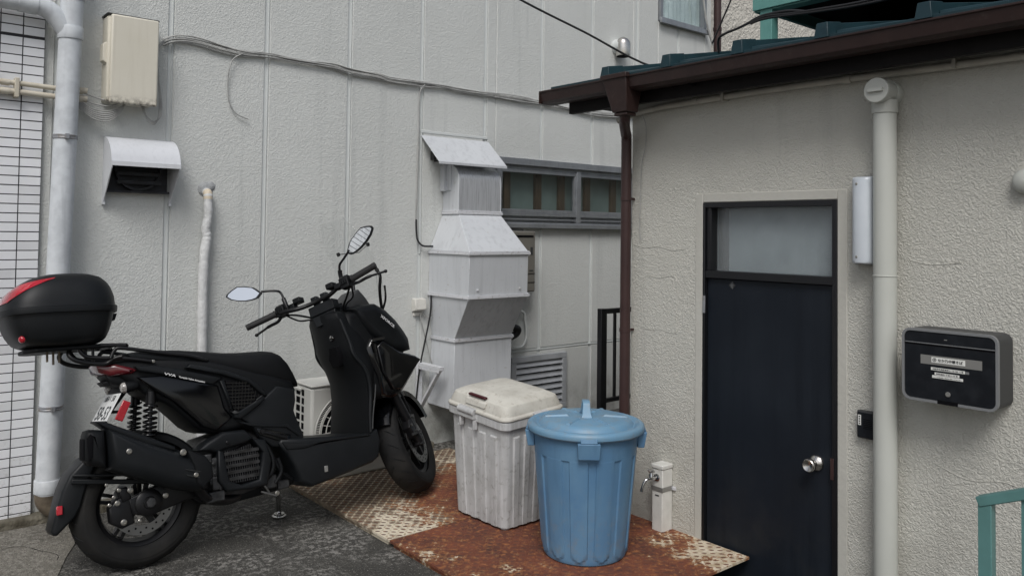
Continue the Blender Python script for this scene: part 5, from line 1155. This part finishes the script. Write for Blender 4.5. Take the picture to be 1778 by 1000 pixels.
# seat
sr = []
for x, zb, zt, hw in ((-.065, .880, .893, .07), (-.045, .872, .905, .085), (.02, .868, .910, .105), (.10, .858, .907, .120), (.18, .845, .900, .128), (.26, .825, .889, .135), (.32, .803, .880, .140), (.38, .782, .871, .145), (.45, .758, .866, .150), (.52, .733, .865, .150), (.575, .715, .864, .145), (.618, .702, .858, .137), (.655, .692, .842, .125), (.69, .684, .805, .110), (.72, .678, .755, .092), (.742, .674, .712, .075), (.752, .674, .690, .06)):
    ring = []; m_ = 28
    for k in range(m_):
        a = 2*math.pi*k/m_; c_, s_ = math.cos(a), math.sin(a)
        e_ = .62
        yy = hw*math.copysign(abs(c_)**e_, c_); zc = (zb+zt)/2; hz_ = (zt-zb)/2
        zz = zc+hz_*math.copysign(abs(s_)**(e_ if s_ > 0 else .35), s_)
        ring.append((x, yy, zz))
    sr.append(ring)
q = MB(); q.loft(sr); q.build('seat', M_seat, sct, smooth=60)
q = MB(); q.pillow([(-.05, .895), (0, .902), (.16, .872), (.30, .835), (.30, .822), (.15, .848), (-.03, .878)], .012, .006, y0=-.118); q.build('seat_step', M_blk, sct, smooth=40)
q = MB(); q.pillow([(-.05, .895), (0, .902), (.16, .872), (.30, .835), (.30, .822), (.15, .848), (-.03, .878)], .012, .006, y0=.118); q.build('seat_step', M_blk, sct, smooth=40)
# tail lamp, signals, plate
q = MB(); q.pillow([(-.162, .866), (-.152, .832), (-.113, .812), (-.03, .812), (-.006, .826), (-.034, .840), (-.09, .862)], .125, .018, hwf=lin([(-.17, .55), (-.12, .78), (-.05, 1.0), (0, 1.08)]), steps=4); q.build('tail_light', M_redd, sct, smooth=50)
q = MB(); q.pillow([(-.13, .818), (-.10, .775), (-.045, .755), (.02, .73), (.04, .78), (-.02, .815)], .085, .02, steps=3); q.build('tail_undertray', M_blk2, sct, smooth=45)
q = MB(); q.pillow([(-.135, .79), (-.12, .772), (-.02, .762), (.02, .74), (.0, .78), (-.10, .80)], .05, .01); q.tube([(-.055, -.13, .757), (-.03, 0, .765), (-.055, .13, .757)], .014, 10); q.build('signal_bracket', M_blk2, sct, smooth=45)
for sy in (-1, 1):
    q = MB(); q.lathe([(.016, -.050), (.021, -.04), (.024, -.012), (.024, 0)], (-.062, .125*sy, .757), (-1, 0, -.12), 20); ts = q.build('turn_signal', M_blk2, sct, smooth=45)
    q = MB(); q.lathe([(.0235, 0), (.022, .010), (.017, .016), (.009, .019), (0, .0195)], (-.062, .125*sy, .757), (-1, 0, -.12), 20); child(q.build('lens', M_smoke, None, smooth=50), ts)
A_, B2 = Vector((-.074, 0, .734)), Vector((-.1355, 0, .6215))
dn = (B2-A_).normalized(); nm = Vector((dn.z, 0, -dn.x))*1.0
if nm.x > 0: nm = -nm
q = MB(); cpt = (A_+B2)/2
Mp = axes(cpt+nm*.004, (0, -1, 0), -dn, nm)
q.M = Mp; hh = (B2-A_).length/2
q.box(-.123, .123, -hh, hh, -.0012, .0012); npl = q.build('number_plate', M_num, sct, bevel=.001)
q = MB(); q.M = Mp; q.box(-.10, .10, -hh+.01, hh+.03, -.006, -.0015); q.box(-.125, .125, -hh-.004, -hh+.004, -.004, .004); child(q.build('plate_holder', M_blk2), npl)
for s_, x, y, wd, h_ in (('58-53', .0, -.024, .190, .062), ('大阪市', -.055, .042, .075, .026), ('く', .005, .042, .018, .020), ('58', .055, .042, .045, .026)):
    lt = text(s_, 'lettering', .05, Mp @ Matrix.Translation((x, y, .0018)), M_green, None, width=wd, height=h_, bold=.0006); lt.parent = npl
q = MB(); q.M = axes(Vector((-.0745, -.132, .662)), Vector((.90, .10, -.42)), Vector((.42, 0, .90)), Vector((.09, -1, -.04)))
q.box(-.017, .017, -.042, .042, -.004, .004); q.build('reflector', M_red, sct, bevel=.003)
q = MB(); q.bar((-.10, 0, .66), (-.02, 0, .76), .03, .02); q.bar((-.085, -.11, .66), (-.085, .06, .66), .012, .012); q.build('plate_bracket', M_blk2, sct, bevel=.003)
# rack
q = MB()
for sy in (-1, 1):
    y = .105*sy
    q.tube(spline([(-.262, y*.75, .938), (-.268, y*.9, .915), (-.245, y, .890), (-.19, y, .872), (-.13, y, .866), (-.10, y*1.1, .884), (-.07, y*1.2, .89)], 6), .0098, 10)
    q.tube(spline([(-.23, y*.8, .945), (-.215, y*.85, .915), (-.18, y*.9, .897), (-.05, y*1.15, .880), (.05, y*1.28, .857)], 6), .0090, 10)
    q.tube(spline([(-.30, y*.8, .944), (-.16, y, .944), (-.06, y*1.15, .938), (-.055, y*1.2, .935)], 4), .0090, 10)
    q.tube(spline([(-.115, y*1.15, .886), (-.098, y*1.15, .920), (-.075, y*1.2, .926), (0, y*1.28, .910), (.10, y*1.33, .888), (.20, y*1.36, .868), (.275, y*1.34, .842), (.285, y*1.25, .838)], 6), .0088, 10)
for x in (-.26, -.19, -.10): q.tube([(x, -.10, .944 if x < -.15 else .94), (x, .10, .944 if x < -.15 else .94)], .008, 8)
for x, y in ((-.20, -.07), (-.175, -.085)): q.tube([(x, y, .88), (x, y, .935)], .006, 8)
q.build('rear_rack', M_iron, sct, smooth=60)
bolt(sct, .052, -.139, .857, .006)
# top box
q = MB(); q.prism([(-.43, -.06), (-.39, -.115), (-.14, -.115), (-.125, -.09), (-.125, .09), (-.14, .115), (-.39, .115), (-.43, .06)], .934, .952, plane='xy')
tbx = q.build('top_box', M_blk2, sct, bevel=.006)
q = MB()
for x, y, l_ in ((-.345, -.075, .040), (-.318, -.05, .052), (-.298, -.06, .046), (-.20, -.05, .03)): q.tube([(x, y, .934), (x, y, .934-l_)], .0045, 8)
child(q.build('mounting_bolt', M_rustpipe), tbx)
TS = [(.953, -.385, -.165, .105), (.958, -.425, -.140, .145), (.972, -.455, -.118, .172), (1.00, -.478, -.104, .186), (1.04, -.496, -.092, .196), (1.088, -.507, -.083, .203), (1.115, -.508, -.081, .204), (1.15, -.500, -.084, .199), (1.185, -.482, -.094, .190), (1.215, -.452, -.110, .176), (1.238, -.412, -.135, .155), (1.253, -.365, -.170, .122), (1.260, -.32, -.21, .08), (1.262, -.28, -.25, .03)]
def ts(z):
    for s0, s1 in zip(TS, TS[1:]):
        if z <= s1[0]: t = (z-s0[0])/(s1[0]-s0[0]); return [u+(v-u)*t for u, v in zip(s0, s1)]
    return TS[-1]
def tpt(a, z, off=0.0):
    _, xa, xb, hw = ts(z); e_ = .58; c_, s_ = math.cos(a), math.sin(a)
    return ((xa+xb)/2+((xb-xa)/2+off)*math.copysign(abs(c_)**e_, c_), (hw+off)*math.copysign(abs(s_)**e_, s_), z)
def tshell(zs, off=0.0): return [[tpt(2*math.pi*k/56, z, off if not isinstance(off, list) else off[i]) for k in range(56)] for i, z in enumerate(zs)]
q = MB(); q.loft(tshell([.953, .956, .960, .966, .975, .99, 1.01, 1.035, 1.06, 1.086], -.004)); child(q.build('box_shell', M_blk, None, smooth=60), tbx)
q = MB(); q.loft(tshell([1.085, 1.086, 1.096, 1.110, 1.112, 1.1125, 1.13, 1.15, 1.17, 1.19, 1.21, 1.225, 1.238, 1.247, 1.254, 1.259, 1.262], [.004, .008, .009, .008, .005, 0]+[0]*11)); child(q.build('lid', M_blk, None, smooth=50), tbx)
q = MB(); g_ = []
NA, NZ = 40, 8
for i in range(NA+1):
    a = R(100+160*i/NA); t = abs(i/NA-.5)*2
    zl = 1.140+.090*max(0, (t-.30)/.70)**1.1; zh = 1.200+.034*t
    if zh < zl+.002: zh = zl+.002
    g_.append([tpt(a, zl+(zh-zl)*j/NZ, .0025) for j in range(NZ+1)])
q.loft(g_, caps=False, open_ring=True); child(q.build('reflector', M_red, None, smooth=60), tbx)
q = MB(); q.lathe([(.014, 0), (.013, .006), (.008, .009), (0, .0095)], (-.446, -.150, .988), (-.72, -.62, -.30), 14); child(q.build('lock_button', M_red, None, smooth=50), tbx)
q = MB(); q.hexa([(-.085, -.03, 1.055), (-.072, -.03, 1.055), (-.072, .03, 1.055), (-.085, .03, 1.055)], [(-.085, -.03, 1.085), (-.062, -.03, 1.085), (-.062, .03, 1.085), (-.085, .03, 1.085)]); child(q.build('latch', M_blk2), tbx)

# --- floor and leg shield
q = MB(); q.pillow([(.60, .445), (.68, .437), (.80, .425), (.93, .412), (1.04, .405), (1.10, .42), (1.115, .36), (1.10, .285), (1.06, .262), (.95, .240), (.84, .222), (.73, .205), (.675, .24), (.655, .31), (.62, .375), (.585, .425)], .205, .018, hwf=lin([(.5, .80), (.65, .92), (.8, 1), (1.12, 1)]), steps=4); fl = q.build('floorboard', M_blk, sct, smooth=40, tri=True)
q = MB(); q.pillow([(.62, .392), (.70, .385), (.80, .40), (1.045, .392), (1.06, .398), (.82, .412), (.75, .400), (.60, .43)], .210, .005, hwf=lin([(.5, .80), (.65, .92), (.8, 1), (1.12, 1)])); child(q.build('trim_and_lit_edge', M_blk2), fl)
q = MB(); q.box(.795, .812, -.209, -.196, .262, .290); child(q.build('side_tab', M_strip, None, bevel=.002), fl)
def shield(z, ctr, edge_, hw, front, k=18):
    ring = []
    for i in range(k+1):
        u = -1+2*i/k; ring.append((ctr+(edge_-ctr)*abs(u)**2.2, hw*u, z))
    for i in range(k+1):
        u = 1-2*i/k; ring.append((front-(front-edge_-.012)*abs(u)**3, hw*u*.985, z))
    return ring
q = MB(); q.loft([shield(*s) for s in ((.385, 1.035, 1.045, .205, 1.12), (.43, 1.035, 1.048, .203, 1.125), (.50, 1.033, 1.055, .200, 1.14), (.58, 1.030, 1.062, .198, 1.16), (.66, 1.015, 1.060, .200, 1.18), (.72, .990, 1.042, .203, 1.20), (.78, .955, 1.015, .200, 1.21), (.835, .938, .985, .192, 1.21), (.87, .930, .985, .186, 1.20), (.93, .918, .968, .176, 1.18), (.985, .905, .945, .165, 1.14), (1.015, .905, .945, .150, 1.10), (1.03, .925, .955, .12, 1.06))])
q.build('leg_shield', M_blk2, sct, smooth=50)
# raised side rims of the shield, centre tunnel and glove pocket
for sy in (-1, 1):
    q = MB(); q.tube(spline([(1.062, .198*sy, .41), (1.066, .200*sy, .50), (1.078, .198*sy, .60), (1.072, .201*sy, .67), (1.050, .203*sy, .73), (1.0, .198*sy, .80), (.985, .188*sy, .87), (.955, .165*sy, .985)], 5), .010, 10); q.build('shield_rim', M_blk, sct, smooth=60)
    q = MB(); q.tube(spline([(1.070, .206*sy, .425), (1.080, .2075*sy, .50), (1.098, .206*sy, .58), (1.108, .205*sy, .64)], 5), .0035, 8); q.build('rim_highlight', M_mailb, sct, smooth=60)  # paler tube draws a highlight line along the shield's rim
q = MB(); q.M = axes((.956, -.075, .800), (0, -1, 0), Vector((-.25, 0, .97)).normalized(), Vector((-.97, 0, -.25)).normalized())
q.prism([(-.058, .048), (.058, .052), (.062, .0), (.035, -.055), (-.045, -.058), (-.062, -.01)], -.03, .006, plane='xy'); q.build('glove_pocket', M_dark, sct, bevel=.004)
q = MB(); q.lathe([(.018, 0), (.018, .008), (.010, .009), (.010, .006), (0, .006)], (.945, -.095, .895), (-.93, 0, .36), 18); q.lathe([(.0075, .008), (.0075, .016), (.0, .016)], (.945, -.095, .895), (-.93, 0, .36), 12, 1); q.build('ignition_lock', [M_gloss, M_chrome], sct)
q = MB(); q.pillow([(1.06, .60), (1.18, .56), (1.30, .60), (1.36, .70), (1.38, .80), (1.34, .92), (1.24, 1.01), (1.10, 1.035), (1.0, 1.02), (.98, .90), (1.02, .75)], .158, .04, hwf=lin([(1.0, 1), (1.2, .95), (1.3, .72), (1.38, .5)]), steps=4); q.build('front_body', M_blk2, sct, smooth=50)
# dashboard hood under the bar
q = MB(); q.pillow([(.925, 1.00), (.93, 1.06), (.96, 1.085), (1.06, 1.055), (1.10, 1.0), (1.02, .98)], .085, .02, steps=4); q.build('dash_hood', M_blk, sct, smooth=45)
# front cowl
cw = lin([(.95, .98), (1.12, 1.0), (1.22, .95), (1.32, .74), (1.40, .50), (1.46, .28)])
q = MB(); q.pillow([(1.03, 1.035), (1.10, 1.058), (1.18, 1.058), (1.25, 1.022), (1.32, .968), (1.385, .905), (1.42, .862), (1.428, .80), (1.36, .79), (1.27, .805), (1.20, .845), (1.13, .90), (1.07, .96)], .172, .05, hwf=cw, steps=5)
co = q.build('front_cowl', M_blk, sct, smooth=50)
q = MB(); q.pillow([(1.09, .83), (1.13, .885), (1.20, .862), (1.30, .80), (1.42, .778), (1.480, .742), (1.43, .68), (1.31, .572), (1.24, .55), (1.16, .575), (1.14, .68), (1.10, .76)], .170, .045, hwf=lin([(1.05, .95), (1.15, 1), (1.25, .86), (1.36, .62), (1.48, .34)]), steps=4); hl = q.build('front_fairing', M_gloss, sct, smooth=40)
for sy in (-1, 1):
    q = MB(); q.pillow([(1.15, .83), (1.19, .858), (1.30, .795), (1.42, .765), (1.465, .742), (1.40, .69), (1.30, .60), (1.24, .60), (1.17, .70)], .02, .012, hwf=None, y0=0)
    # slant the lamp pod along the fairing's side
    q.v = [(x, sy*(.158-.34*max(0, x-1.17)**1.25+y), z) for x, y, z in q.v]; lmp = q.build('headlight', M_gloss, sct, smooth=35)
    q = MB(); q.bar((1.30, sy*.135, .592), (1.452, sy*.078, .728), .006, .010); q.build('trim_and_lit_edge', M_strip, sct)  # pale strip stands for the lit lower edge of the fairing
    q = MB(); q.bar((1.125, sy*.178, .865), (1.20, sy*.172, .872), .006, .014); q.bar((1.12, sy*.18, .860), (1.135, sy*.178, .80), .006, .010); q.build('trim_and_lit_edge', M_gloss, sct)
ex_ = Vector((.80, .16, -.57)).normalized(); nn_ = Vector((.20, -.93, .22)); nn_ = (nn_-ex_*nn_.dot(ex_)).normalized()
text('XFORCE', 'lettering', .03, axes((1.232, -.168, .958), ex_, nn_.cross(ex_), nn_), M_white, sct, width=.108, height=.0165, bold=.0006)
q = MB(); q.pillow([(.97, 1.035), (1.03, 1.075), (1.09, 1.13), (1.13, 1.145), (1.17, 1.10), (1.20, 1.05), (1.10, 1.03)], .075, .02, steps=3); q.build('meter_visor', M_mailb, sct, smooth=45)
# windscreen and stays
rings = []
for t in range(9):
    u = t/8; z = 1.10+.43*u; xc = 1.285-.17*u-.03*u*u; hw = .135+.085*math.sin(math.pi*min(1, .15+u*.75))-.07*max(0, u-.75)*4*.5
    rings.append([(xc-.055*(v*v), hw*v, z+.012*(1-v*v)*u) for v in [-1+2*i/16 for i in range(17)]])
q = MB(); q.loft(rings, caps=False, open_ring=True); ws = q.build('windscreen', M_screen, sct, smooth=60)
ws.modifiers.new('thickness', 'SOLIDIFY').thickness = .003
q = MB()
for sy in (-1, 1):
    q.tube(spline([(1.26, .075*sy, 1.02), (1.24, .10*sy, 1.08), (1.22, .135*sy, 1.14), (1.22, .15*sy, 1.20), (1.205, .15*sy, 1.23)], 5), .0085, 8); q.tube(spline([(1.26, .075*sy, 1.02), (1.265, .11*sy, 1.08), (1.245, .145*sy, 1.15)], 5), .006, 8)
    q.lathe([(.011, -.006), (.011, .006)], (1.203, .15*sy, 1.235), (1, 0, .3), 12); q.lathe([(.011, -.006), (.011, .006)], (1.15, .165*sy, 1.37), (1, 0, .3), 12)
q.tube([(1.15, -.165, 1.37), (1.19, 0, 1.355), (1.15, .165, 1.37)], .0022, 6)
child(q.build('screen_stay', M_iron, None, smooth=60), ws)

# --- steered parts
def SM(): q = MB(); q.M = MS; return q
q = SM()
for sy in (-1, 1):
    ft = Vector((FW[0]-.025, .092*sy, FW[1]-.02)); tp_ = ft+AX*.52
    q.tube([ft, ft+AX*.30], .024, 18); q.tube([ft+AX*.30, tp_], .0165, 14); q.box(FW[0]-.05, FW[0]+.02, .088*sy-.014, .088*sy+.014, FW[1]-.035, FW[1]+.03)
q.build('front_fork', M_iron, sct, smooth=50, bevel=.002)
q = SM(); q.pillow([(FW[0]-.13, FW[1]+.06), (FW[0]-.09, FW[1]+.13), (FW[0]-.03, FW[1]+.13), (FW[0]-.045, FW[1]+.03), (FW[0]-.09, FW[1]+.005)], .026, .010, y0=-.088); fcl = q.build('brake_caliper', M_iron, sct, smooth=40)
for dx, dz in ((-.11, .07), (-.07, .115), (-.06, .04)): child(bolt(None, FW[0]+dx, -.115, FW[1]+dz, .007, M_disc, MS), fcl)
q = SM(); q.bar((FW[0]-.12, -.112, FW[1]+.02), (FW[0]-.02, -.118, FW[1]+.035), .008, .012); q.lathe([(.016, 0), (.016, .02), (.008, .022)], (FW[0], -.085, FW[1]), (0, -1, 0), 14); q.build('axle_clamp', M_alloy, sct)
rings = []
for k in range(17):
    a = R(28+k*8.2); e_ = 1-.25*abs(k-8)/8
    rings.append([(FW[0]+r_*math.cos(a), y*e_, FW[1]+r_*math.sin(a)) for y, r_ in ((-.080, .245), (-.084, .272), (-.060, .288), (0, .294), (.060, .288), (.084, .272), (.080, .245), (.055, .278), (0, .284), (-.055, .278))])
q = SM(); q.loft(rings); q.build('front_fender', M_gloss, sct, smooth=45)
q = SM(); q.tube(spline([(1.20, -.06, .75), (1.28, -.095, .60), (1.33, -.105, .48), (1.35, -.10, .40)], 6), .006, 8); q.build('brake_hose', M_iron, sct, smooth=60)
# handlebar
q = SM(); bar = [(.803, .385, 1.088), (.864, .25, 1.111), (.850, .19, 1.098), (.857, .12, 1.086), (.885, .07, 1.088), (.90, 0, 1.093), (.885, -.07, 1.09), (.890, -.12, 1.108), (.885, -.165, 1.118), (.815, -.24, 1.095), (.806, -.27, 1.096), (.826, -.385, 1.113)]
q.tube(spline(bar, 6), .0115, 14); hb = q.build('handlebar', M_iron, sct, smooth=60)
for sy, a, b_ in ((1, (.866, .245, 1.1115), (.803, .392, 1.088)), (-1, (.810, -.255, 1.093), (.826, -.392, 1.113))):
    a, b_ = Vector(a), Vector(b_)
    q = SM(); q.tube([a, a+(b_-a)*.05, a+(b_-a)*.06, a+(b_-a)*.85, a+(b_-a)*.86, a+(b_-a)*.875, a+(b_-a)*.88, b_], [.021, .021, .0172, .0168, .0168, .012, .0175, .0165], 18); child(q.build('grip', M_grip, None, smooth=50), hb)
    c_ = a+(a-b_).normalized()*.035
    q = SM(); q.pillow([(c_.x-.026, c_.z-.030), (c_.x-.030, c_.z+.020), (c_.x-.010, c_.z+.034), (c_.x+.022, c_.z+.030), (c_.x+.030, c_.z-.012), (c_.x+.012, c_.z-.034)], .026, .008, y0=c_.y, steps=3)
    for k in range(3): q.box(c_.x-.036, c_.x-.028, c_.y-.018+.013*k, c_.y-.009+.013*k, c_.z-.012, c_.z+.006)
    child(q.build('switch_box', M_blk2, None, smooth=40), hb)
    q = SM(); q.box(c_.x-.005, c_.x+.045, c_.y-sy*.095-.022, c_.y-sy*.095+.022, c_.z+.006, c_.z+.036); q.box(c_.x+.0, c_.x+.04, c_.y-sy*.055-.02, c_.y-sy*.055+.02, c_.z-.012, c_.z+.018); child(q.build('brake_reservoir', M_blk2, None, bevel=.006), hb)
    q = SM()
    lv_ = [(c_.x+.03, c_.y-sy*.01, c_.z-.004), (c_.x+.055, c_.y+sy*.02, c_.z-.010), (.905 if sy > 0 else .895, .30*sy, 1.072 if sy > 0 else 1.098), (.875 if sy > 0 else .90, .36*sy, 1.055 if sy > 0 else 1.104), (.855 if sy > 0 else .905, .392*sy, 1.046 if sy > 0 else 1.107)]
    if sy > 0: lv_ = [(.872, .225, 1.085), (.872, .25, 1.070), (.868, .30, 1.066), (.862, .34, 1.056), (.850, .375, 1.045)]
    else: lv_ = [(.865, -.225, 1.085), (.895, -.25, 1.092), (.905, -.30, 1.099), (.935, -.34, 1.103), (.962, -.375, 1.107)]
    q.tube(spline(lv_, 5), [.0085 if i < 12 else .0062 for i in range(21)], 10); q.lathe([(0, -.010), (.007, -.007), (.0100, 0), (.007, .007), (0, .010)], lv_[-1], (0, 1, 0), 12); child(q.build('brake_lever', M_iron, None, smooth=60), hb)
    # mirror on its stem
    st_ = [(.862, .168*sy, 1.105), (.858, .172*sy, 1.15), (.865, .185*sy, 1.205), (.845, .20*sy, 1.222), (.812, .262*sy, 1.240)] if sy > 0 else [(.858, -.175, 1.12), (.848, -.182, 1.16), (.833, -.20, 1.197), (.82, -.24, 1.215), (.812, -.285, 1.240)]
    q = SM(); q.tube(spline(st_, 6), .0062, 10); q.tube(spline(st_[:3], 6)[2:9], .0115, 12); mir = q.build('mirror', M_iron, sct, smooth=60)
    out = [(.262, 1.232), (.285, 1.262), (.302, 1.281), (.345, 1.303), (.388, 1.319), (.425, 1.310), (.452, 1.298), (.458, 1.286), (.436, 1.262), (.400, 1.240), (.355, 1.222), (.315, 1.214), (.288, 1.214)]
    n_ = len(out); cy_ = sum(a_[0] for a_ in out)/n_; cz_ = sum(a_[1] for a_ in out)/n_
    tl_, tw2 = (.06, -.15) if sy > 0 else (0, .17)
    def rg2(k_, x): return [(x+tl_*(z_-cz_)*k_+tw2*sy*(y_-cy_)*k_, sy*(cy_+(y_-cy_)*k_), cz_+(z_-cz_)*k_) for y_, z_ in out]
    q = SM(); q.loft([rg2(.90, .798), rg2(1.0, .799), rg2(1.0, .806), rg2(.90, .822), rg2(.60, .834)]); child(q.build('mirror_shell', M_blk, None, smooth=50), mir)
    q = SM(); q.add(rg2(.885, .7972), [tuple(range(n_))]); child(q.build('mirror_glass', M_mirror), mir)
q = SM(); q.box(.895, .955, -.075, .075, 1.02, 1.075); q.box(.905, .935, -.045, -.012, 1.07, 1.112); q.box(.905, .935, .012, .045, 1.07, 1.112); q.hexa([(.90, -.06, .96), (1.0, -.06, .97), (1.0, .06, .97), (.90, .06, .96)], [(.905, -.075, 1.04), (.99, -.075, 1.06), (.99, .075, 1.06), (.905, .075, 1.04)])
for yb in (.029, -.029): q.box(.893, .928, yb-.018, yb+.018, 1.098, 1.122)
q.build('bar_clamp', M_blk, sct, bevel=.005)
q = SM()
for sy in (-1, 1):
    q.tube(spline([(.88, .20*sy, 1.09), (.93, .15*sy, 1.07), (.97, .08*sy, 1.02), (1.0, .04*sy, .95)], 6), .0055, 8); q.tube(spline([(.87, .21*sy, 1.10), (.94, .17*sy, 1.05), (.96, .11*sy, 1.03), (.99, .06*sy, .98)], 6), .0045, 8)
q.build('control_cable', M_blk2, sct, smooth=60)
